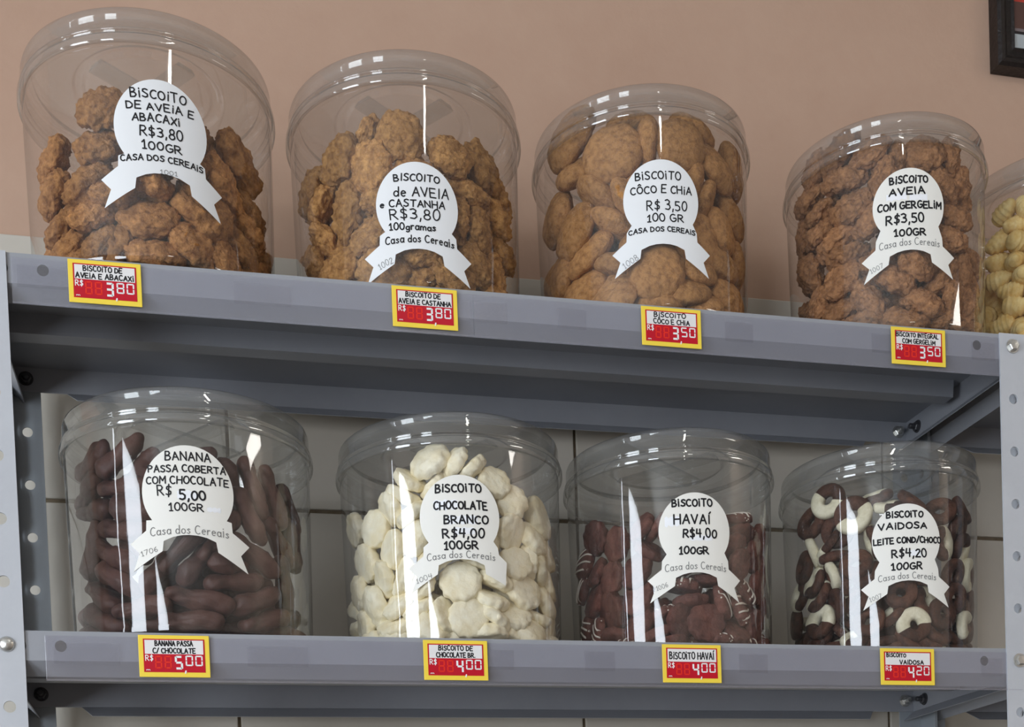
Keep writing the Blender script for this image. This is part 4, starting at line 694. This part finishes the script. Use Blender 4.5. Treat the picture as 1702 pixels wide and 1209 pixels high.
 [1,-760,-384,1620,-51,12,63,-57,108,1,-613,-599,1417,10,-36,-57,73,114,1,-828,-154,1471,76,37,-46,-27,110,1,-796,-119,1179,-34,82,7,-46,100,1,-732,-319,1206,89,-18,-40,14,99,1,-683,-342,1057,100,-3,-3,-4,104,1,-853,-15,1059,75,-9,-65,1,106,1,-822,-166,862,75,24,-52,-33,96,1,-719,-342,881,-17,82,-1,-55,94,1,-794,-196,720,80,18,-50,-29,105,1,-846,113,798,79,-3,-61,0,97,1,-697,-385,586,-11,78,0,-62,104,1,-805,-232,450,60,51,-32,-52,110,1,-778,-135,340,86,23,-46,-3,105,1,-587,-589,939,73,19,-50,42,102,1,-562,-577,603,82,30,-46,-18,103,1,-503,-660,366,77,50,-29,-26,102,1,-583,-536,219,94,17,-22,18,93,1,-426,-644,1143,80,14,58,-9,102,1,-343,-580,1601,97,12,-20,2,102,1,-669,-388,1322,66,46,-58,11,103,1,-836,239,541,71,-13,-69,-5,98,1,-615,-396,783,73,-28,-62,8,99,1,-485,-636,830,90,23,-37,7,102,1,-130,-855,290,72,68,-12,2,104,1,-240,-816,609,77,59,-23,-4,100,1,41,-793,524,72,45,45,-26,100,1,191,-846,411,57,65,-28,42,100,1,157,-789,240,84,36,30,-26,102,1,-294,-725,409,91,12,-38,-15,93,1,-287,-736,1467,95,18,-12,22,97,1,-87,-801,1506,86,24,31,-33,97,1,246,-759,1433,84,49,-20,-12,98,1,576,-627,1503,82,44,33,12,94,1,236,-807,1107,65,37,60,-28,102,1,529,-668,1106,82,-40,-41,-7,94,1,642,-584,864,22,68,-29,63,105,1,558,-667,323,51,71,-5,49,99,1,377,-748,818,18,60,-57,53,98,1,377,-752,580,35,66,-47,48,98,1,-356,-669,166,99,4,-7,11,102,1,57,-801,159,91,38,16,-8,93,1,463,-699,1268,27,76,-33,49,99,1,710,-510,589,41,72,0,56,96,1,-202,-788,1236,77,49,-14,-39,101,1,-8,-814,1079,87,47,9,6,102,1,-236,-791,926,78,44,-45,3,102,1,-1,-806,813,86,35,-26,27,102,0,-574,194,533,-17,-26,8,95,95,0,-302,-522,236,22,-11,37,89,103,0,-41,-243,159,69,10,37,-61,95,0,-25,745,86,94,0,0,-34,100,0,604,-439,160,15,0,0,99,93,0,426,-621,243,-1,31,-30,90,95,0,343,-513,137,93,-23,-13,25,95,0,216,-287,82,-8,0,0,100,95,0,-328,-418,232,36,-22,38,83,101,0,591,-426,413,-45,-27,48,70,95,0,-239,721,157,34,22,25,88,104,0,499,163,122,98,16,-11,10,94,0,579,-157,134,18,-22,8,96,98,0,-469,224,84,-41,0,0,91,95,0,-537,-36,87,75,0,0,66,100,0,-721,-177,86,70,0,0,72,104,0,59,-484,86,87,0,0,-49,96,0,-209,217,158,90,9,-31,28,94,0,-656,396,228,92,-2,2,39,96,0,-470,-257,394,93,13,33,-6,103,0,546,-226,507,-15,2,-5,99,92,0,-762,104,84,61,0,0,79,97,0,-586,-25,562,21,-23,48,82,100,0,-91,-482,390,91,-31,13,23,96,0,-732,67,247,79,1,3,-61,93,0,-351,-628,598,53,-55,10,64,98,0,-599,444,87,38,0,0,92,103,0,106,-695,107,23,0,-6,97,104,0,-255,-272,108,94,-8,2,34,103,0,-237,-697,90,-52,0,0,86,105,0,830,8,528,48,53,25,65,104,0,288,-40,86,81,0,0,59,103,0,-720,234,139,24,3,24,94,101,0,-596,-280,345,85,19,40,-28,95,0,399,-636,86,98,0,0,20,103,0,-759,-34,161,98,-1,0,-19,103,0,-163,-17,84,45,0,0,89,96,0,-181,420,590,93,3,37,-7,97,0,621,-457,81,80,0,0,60,94,0,-538,478,595,62,19,-18,74,100,0,113,633,86,82,0,0,-57,97,0,61,-249,707,87,-37,27,16,102,0,-421,-69,138,-9,3,-16,98,104,0,730,-201,91,1,-2,1,100,103,0,-305,-424,96,96,0,0,29,105,0,-507,-56,253,74,-14,-5,65,102,0,657,-269,644,-67,2,-3,74,97,0,-604,-451,95,94,1,-3,-35,105,0,-604,446,299,26,0,2,97,105,0,-562,468,419,97,-18,11,11,94,0,-174,-630,808,72,-33,-42,44,92,0,-674,150,318,84,-3,6,-55,99,0,-74,251,86,3,0,0,100,101,0,492,578,122,85,13,10,-50,105,0,-331,680,127,79,-5,17,59,102,0,-142,-782,163,2,16,-39,91,98,0,-66,-687,340,-53,28,39,70,101,0,201,240,89,81,0,0,59,105,0,-166,-325,628,78,-23,-38,45,103,0,382,666,87,100,1,0,4,93,0,753,75,83,-8,0,0,100,99,0,-307,395,137,-18,13,-24,95,93,0,-36,-660,468,-3,-6,50,86,94,0,-419,-428,517,38,-38,-8,84,98,0,-687,-310,170,9,0,4,100,94,0,655,335,90,63,2,-2,78,100,0,283,469,83,75,0,0,-66,96,0,-644,337,382,84,-6,6,54,93,0,-352,553,83,12,0,0,99,94,0,-33,-474,151,88,-8,-23,40,95,0,-29,-42,124,-24,16,-5,95,101,0,-571,31,363,95,18,11,23,95],
 [1,-765,-296,1659,71,24,-44,-50,86,1,-706,-374,1481,6,-9,-25,96,86,1,-684,-402,1299,98,17,5,8,86,1,-791,-197,1389,21,-33,-29,88,86,1,-649,-462,1636,-52,44,72,11,86,1,-709,-360,1127,-42,-18,2,89,86,1,-732,-293,849,37,11,-3,92,86,1,-696,-350,674,93,3,11,-34,92,1,-781,-208,533,44,-26,-36,78,86,1,-668,-423,965,-45,-7,-8,89,86,1,-773,-148,1208,6,-1,-1,100,86,1,-782,-185,1015,81,30,-17,-47,86,1,-684,-393,437,-43,-28,4,85,86,1,-575,-556,1405,77,-19,-26,54,86,1,-577,-544,1117,68,-8,59,-43,86,1,-587,-535,825,-52,-27,6,81,86,1,-583,-534,585,17,-29,-5,94,86,1,-554,-575,1753,78,39,5,49,86,0,-250,-240,180,88,44,-16,5,100,0,-253,-721,154,92,3,17,-35,97,0,-248,-490,727,94,17,27,-11,99,0,-542,-28,157,99,-3,14,-2,99,0,-692,28,581,-2,17,-4,98,95,0,496,-214,156,-34,26,15,89,93,0,-387,183,562,98,16,-4,-11,96,0,-757,-59,154,96,0,-1,-29,97,0,-144,-744,283,97,-15,13,12,104,0,-530,-179,510,-50,4,5,86,103,0,-383,-35,229,93,-12,-2,-36,97,0,605,-493,760,-53,-28,15,79,95,0,752,123,151,28,-1,0,96,94,0,377,356,165,-38,-6,0,92,98,0,-513,204,219,91,-16,-11,38,103,0,-732,189,159,-42,3,2,91,101,0,-621,444,523,50,1,4,87,99,0,421,-25,245,-55,40,-25,69,93,0,1,-522,751,91,-21,9,35,96,0,-724,-240,202,55,59,-28,51,98,0,-614,437,172,49,0,0,87,103,0,-636,434,371,80,-4,7,60,92,0,5,-751,173,55,3,2,83,104,0,147,-621,1080,91,-3,-32,-26,100,0,365,660,160,83,0,0,-55,100,0,166,-755,463,-35,36,25,83,99,0,47,622,206,69,5,-24,68,99,0,499,-567,159,98,0,0,21,101,0,-97,758,171,90,29,26,19,102,0,259,-157,170,97,-2,-1,-25,102,0,-761,103,764,90,11,-17,40,97,0,-275,245,1032,-37,-32,-6,87,100,0,-415,189,161,11,-1,0,99,93,0,541,155,174,89,-2,-8,45,104,0,-706,331,676,84,10,-27,-46,95,0,655,-385,155,-38,-1,0,93,98,0,606,-459,971,95,18,7,-23,104,0,-75,-567,1069,85,-22,-25,40,97,0,-446,-370,745,-41,52,-27,70,97,0,-473,-592,160,76,11,13,63,101,0,-224,-68,158,88,0,0,-47,99,0,-473,-274,165,-33,-29,-13,89,96,0,-279,332,230,97,22,12,-2,96,0,-418,649,907,84,-22,-7,50,99,0,-410,-676,321,-35,43,20,81,98,0,-70,-784,486,-42,41,28,76,101,0,129,259,169,84,0,0,54,105,0,-150,-234,1028,81,-27,-30,43,103,0,-512,128,718,58,11,-49,64,105,0,-753,-33,414,-7,-6,-4,100,100,0,195,501,161,23,-22,7,95,97,0,43,6,163,99,2,0,-14,96,0,-468,-279,348,97,-25,-1,-1,100,0,212,-575,188,88,-36,-24,-19,99,0,-638,-423,151,67,6,1,74,94,0,-264,-516,931,19,18,-11,96,94,0,-397,-685,794,68,-54,-32,-39,104,0,303,86,163,81,10,11,-57,102,0,638,-44,163,-45,-5,-27,85,96,0,347,-690,899,66,-24,-10,71,99,0,398,-545,1072,44,3,-11,89,97,0,-609,-447,276,99,-5,6,-7,99,0,-6,-232,162,35,-27,-4,90,101,0,-369,-410,522,25,10,15,95,95,0,-317,-63,790,64,-15,6,75,95,0,-387,-375,1105,73,-20,13,-65,100,0,96,-760,267,88,-2,44,-18,95,0,221,-771,699,-9,-29,44,85,94,0,-729,224,476,1,8,9,99,98,0,152,-363,154,89,0,0,45,93,0,-167,168,173,-28,3,3,96,100,0,-745,190,330,66,0,-2,75,94,0,-254,726,156,71,3,2,70,93,0,-447,622,160,78,2,3,-63,95,0,612,-462,262,-23,-25,6,94,99,0,-501,394,986,93,-3,34,-12,93,0,-123,-753,761,29,-19,-28,89,104,0,143,747,156,32,0,-4,95,98,0,-117,-552,493,87,31,34,-19,105,0,-340,415,166,98,4,3,21,95,0,662,359,167,73,21,27,-59,102,0,718,-314,470,-26,31,-31,86,100,0,113,-764,876,50,-51,-22,66,100,0,-189,-290,644,93,26,7,25,95,0,-539,-23,347,71,-14,-10,68,97,0,136,-164,1038,-39,-20,-45,78,96,0,154,-466,884,78,6,24,57,100,0,-168,555,218,23,-26,-6,94,95,0,386,-388,158,-59,9,21,77,96,0,-267,-463,159,76,-1,-1,65,92,0,-488,-167,941,10,12,-26,95,105,0,379,-487,777,21,-13,-7,97,95,0,521,-464,399,56,-4,-19,80,100,0,374,-648,443,95,-20,22,0,105,0,-345,-687,525,3,33,20,92,104,0,-641,171,967,92,6,38,12,103,0,741,-168,173,75,18,32,-55,103,0,414,-639,629,57,-8,-10,81,99,0,-680,338,235,91,9,-12,-38,96,0,283,-713,287,96,24,-7,10,93,0,263,-716,153,-29,0,2,96,95,0,-26,-498,164,75,5,-15,64,101,0,548,513,163,42,0,1,91,102,0,714,-310,683,77,7,-27,-57,95,0,-75,418,164,78,0,0,62,104,0,-752,-17,246,20,3,12,97,102,0,587,-506,560,76,19,-15,60,94,0,434,-615,231,74,26,-18,-59,102],
]
KINDS = [
 dict(nm='oat_biscuit', cat='biscuit', mat=OAT, mk=lambda s: m_oat(s, 23, 12.5, 3.0, 1.7), n=4, what='rough brown oat biscuit', jar='far left upper jar', grp='oat biscuits in the far left upper jar'),
 dict(nm='nut_biscuit', cat='biscuit', mat=OAT2, mk=lambda s: m_oat(s+10, 22.5, 12.5, 3.4, 1.8), n=4, what='rough golden-brown nut biscuit', jar='second upper jar', grp='nut biscuits in the second upper jar'),
 dict(nm='coconut_biscuit', cat='biscuit', mat=COCO, mk=lambda s: m_oat(s+20, 26, 12.5, 1.5, .45), n=3, what='smooth round brown coconut biscuit', jar='third upper jar', grp='coconut biscuits in the third upper jar'),
 dict(nm='sesame_biscuit', cat='biscuit', mat=OAT3, mk=lambda s: m_oat(s+30, 20.5, 11.5, 2.6, 1.7), n=4, what='rough dark brown sesame biscuit', jar='fourth upper jar', grp='sesame biscuits in the fourth upper jar'),
 dict(nm='banana_piece', cat='sweet', mat=BANANA, mk=lambda s: m_rod(s, 26, 9), n=3, what='dark chocolate-covered banana piece', jar='leftmost lower jar', grp='banana pieces in the leftmost lower jar'),
 dict(nm='button_biscuit', cat='biscuit', mat=CREAM, mk=lambda s: m_button(s, 16.5, 8.2), n=3, what='creamy white button biscuit', jar='white biscuit jar', grp='white button biscuits in the second lower jar'),
 dict(nm='cocoa_biscuit', cat='biscuit', mat=CHOC, mk=lambda s: m_cocoa(s, 16.5, 6.6), n=2, what='round cocoa biscuit with white drizzle', jar='third lower jar', grp='drizzled cocoa biscuits in the third lower jar'),
 dict(nm='ring_biscuit', cat='biscuit', mat=RINGB, mk=None, n=3, what='dark ring biscuit half dipped in cream', jar='rightmost lower jar', grp='half-dipped ring biscuits in the rightmost lower jar'),
 dict(nm='shell_biscuit', cat='biscuit', mat=BUTTER, mk=lambda s: m_shell(s, 15.5, 11), n=3, what='pale yellow ridged biscuit', jar='jar of yellow biscuits', grp='yellow ridged biscuits in the jar at the right edge'),
]
DIPPED = {0, 1, 3, 4, 5, 7, 8, 9, 10, 12, 17, 22, 19, 18, 24, 26, 29, 30, 34, 35, 36, 37}
DRIZZLED = {2, 7, 8, 17, 20, 22, 24, 25, 28, 29}
GROW = (1.08, 1.07, 1.07, 1.07, 1.08, 1.11, 1.06, 1.03, 1.05)
ORD = ['first', 'second', 'third', 'fourth', 'fifth', 'sixth', 'seventh', 'eighth', 'ninth', 'tenth', 'eleventh', 'twelfth', 'thirteenth', 'fourteenth', 'fifteenth']
ROW = ['bottom row', 'second row up', 'third row up', 'fourth row up', 'fifth row up', 'sixth row up', 'seventh row up', 'eighth row up']
for ji, K_ in enumerate(KINDS):
    X, Y, lv, RL = JARS[ji]; zt = ZT[lv]; raw = DATA[ji]; rows = [raw[i:i+9] for i in range(0, len(raw), 9)]
    if ji == 7:
        meshes = []; creams = []
        for s in range(3):
            v, f = ring_verts(16, 4.5, 4.6, s); meshes.append(mesh('ring_biscuit', v, f, True))
            v, f = ring_verts(16, 4.5, 4.6, s, .45, radians(-12+14*s), radians(200-10*s), 26); creams.append(mesh('cream_half', v, f, True))
        for c_ in creams: c_.materials.append(RINGW)
    elif ji == 6:
        meshes = [K_['mk'](s) for s in range(2)]; creams = [m_drizzle(s, 16.3, 6.8) for s in range(2)]
        for c_ in creams: c_.materials.append(ICING)
    else: meshes = [K_['mk'](s) for s in range(K_['n'])]
    for m_ in meshes: m_.materials.append(K_['mat'])
    front = [(r, i) for i, r in enumerate(rows) if r[0]]
    band = {5: 17, 6: 18, 7: 20, 8: 22}.get(ji, 27)
    bands = {}
    for r, i in front: bands.setdefault(min(int(r[3]/10/band), 7), []).append((r[1], i))
    lab = {}
    for b_, L_ in bands.items():
        L_.sort()
        for k, (_, i) in enumerate(L_):
            lab[i] = ', %s from left, %s, %s' % (ORD[k], ROW[b_], K_['jar'])
    for i, r in enumerate(rows):
        o = bpy.data.objects.new(K_['nm'], meshes[i % len(meshes)]); COL.objects.link(o)
        o.location = P(X+r[1]/10, Y+r[2]/10, zt+r[3]/10); o.rotation_mode = 'QUATERNION'
        o.rotation_quaternion = Quaternion((r[4], r[5], r[6], r[7])).normalized(); s_ = r[8]/100*GROW[ji]; o.scale = (s_, s_, s_)
        dip = ji == 7 and (i in DIPPED if r[0] else i % 3 == 0)
        drz = ji == 6 and (i in DRIZZLED if r[0] else i % 3 != 0)
        what = K_['what'] if ji not in (6, 7) else ('cream-dipped ring biscuit' if dip else 'plain dark ring biscuit') if ji == 7 else ('drizzled cocoa biscuit' if drz else 'plain-faced cocoa biscuit')
        hgt = ['low', 'halfway up', 'high'][min(int(r[3]/10/max(band*1.7, 30)), 2)]; sd = 'left' if r[1] < -330 else 'right' if r[1] > 330 else 'middle'
        tag(o, what+lab.get(i, ' buried %s in the %s %s, %s' % (hgt, 'back' if r[2] > 0 else 'inner', sd, K_['jar'])), K_['cat'], K_['grp'])
        if dip:
            c_ = bpy.data.objects.new('cream_half', creams[i % 3]); COL.objects.link(c_); c_.parent = o
        if drz:
            c_ = bpy.data.objects.new('icing_drizzle', creams[i % 2]); COL.objects.link(c_); c_.parent = o

for ji, mt, lb_, nn in ((5, CREAM, 'creamy crumbs lying along the foot of the white biscuit jar', 260), (6, CHOC, 'cocoa and white crumbs along the foot of the cocoa biscuit jar', 320)):
    X, Y, lv, RL = JARS[ji]; rc = random.Random(ji); mb = MB(); mb2 = MB()
    for k in range(nn):
        a = rc.uniform(-pi, 0); q = body_r(RL, 0)-rc.uniform(1.6, 5)-(k % 3)*1.5; s_ = rc.uniform(.5, 1.5); z = rc.uniform(3.6, 5.5)
        x, y = q*cos(a), q*sin(a); t_ = mb2 if (ji == 6 and k % 4 == 0) else mb
        t_.add([(x-s_, y, z), (x+s_, y+.3, z), (x, y-s_, z+.2), (x, y+s_, z), (x, y, z-s_*.8), (x+.2, y, z+s_*.8)], [(0, 2, 5), (2, 1, 5), (1, 3, 5), (3, 0, 5), (2, 0, 4), (1, 2, 4), (3, 1, 4), (0, 3, 4)])
    cr_ = tag(mb.build('biscuit_crumbs', mt, None, (X, Y, ZT[lv])), lb_, 'crumbs', None, 'stuff')
    if mb2.v: tag(mb2.build('coconut_flakes', ICING, cr_), None, None, None, 'stuff')

# ------------------------------------------------------------------ framed picture at the top right
pf = tag(empty('picture_frame', (1232, 250, 958)), 'picture in a dark carved wooden frame on the plaster wall', 'picture frame')
HW, HH = 150, 220
def bar(pts, name='frame_bar'):
    """mitred moulding bar: outer rim thick, sloping to the picture"""
    (ax, az_), (bx, bz_), (cx_, cz_), (dx_, dz_) = pts  # outer a-b, inner c-d (c next to b)
    mid = lambda p_, q, t: (p_[0]+(q[0]-p_[0])*t, p_[1]+(q[1]-p_[1])*t)
    rings = [(0, 2), (0, -14), (.12, -17), (.3, -16), (.55, -10), (.8, -9), (.9, -11), (1, -8), (1, 2)]
    mb = MB(); vs = []
    for t, y in rings:
        p_ = mid((ax, az_), (dx_, dz_), t); q = mid((bx, bz_), (cx_, cz_), t)
        vs += [(p_[0], y, p_[1]), (q[0], y, q[1])]
    n = len(rings); fs = [(2*k, 2*k+2, 2*k+3, 2*k+1) for k in range(n-1)]+[tuple(2*k for k in range(n)), tuple(2*k+1 for k in range(n))[::-1], (0, 1, 2*n-1, 2*n-2)]
    mb.add(vs, fs); mb.build(name, FRAMEW, pf)
O = [(-HW, -HH), (HW, -HH), (HW, HH), (-HW, HH)]; I = [(-HW+27, -HH+27), (HW-27, -HH+27), (HW-27, HH-27), (-HW+27, HH-27)]
for k in range(4): bar((O[k], O[(k+1) % 4], I[(k+1) % 4], I[k]))
pm_, pnt, pb = newmat('food_photograph'); L = pnt.links
tc = N(pnt, 'ShaderNodeTexCoord'); sp = N(pnt, 'ShaderNodeSeparateXYZ'); L.new(tc.outputs['Object'], sp.inputs[0])
mr = N(pnt, 'ShaderNodeMapRange'); mr.inputs['From Min'].default_value = -.193; mr.inputs['From Max'].default_value = -.073; L.new(sp.outputs['Z'], mr.inputs['Value'])
cr = N(pnt, 'ShaderNodeValToRGB'); cr.color_ramp.interpolation = 'CONSTANT'; e = cr.color_ramp.elements
e[0].position = 0; e[0].color = rgb(176, 184, 188); e[1].position = .13; e[1].color = rgb(40, 34, 36)
for pos, c in ((.16, rgb(120, 110, 112)), (.185, rgb(88, 62, 56)), (.44, rgb(180, 60, 50)), (.5, rgb(92, 46, 36))):
    q = e.new(pos); q.color = c
L.new(mr.outputs['Result'], cr.inputs['Fac'])
vo = N(pnt, 'ShaderNodeTexVoronoi', Scale=55); L.new(tc.outputs['Object'], vo.inputs['Vector'])
gt = N(pnt, 'ShaderNodeMath', operation='GREATER_THAN'); gt.inputs[1].default_value = .52; L.new(mr.outputs['Result'], gt.inputs[0])
cr2 = N(pnt, 'ShaderNodeValToRGB'); cr2.color_ramp.elements[0].color = rgb(196, 178, 150); cr2.color_ramp.elements[1].color = rgb(60, 34, 28)
cr2.color_ramp.elements[0].position = .25; cr2.color_ramp.elements[1].position = .45; L.new(vo.outputs['Distance'], cr2.inputs['Fac'])
mxx = N(pnt, 'ShaderNodeMix', data_type='RGBA'); L.new(gt.outputs[0], mxx.inputs[0]); L.new(cr.outputs[0], mxx.inputs[6]); L.new(cr2.outputs[0], mxx.inputs[7])
L.new(mxx.outputs[2], pb.inputs['Base Color']); pb.inputs['Roughness'].default_value = .3
mb = MB(); mb.box(-HW+25, HW-25, -7.5, -2, -HH+25, HH-25); mb.build('photograph', pm_, pf)
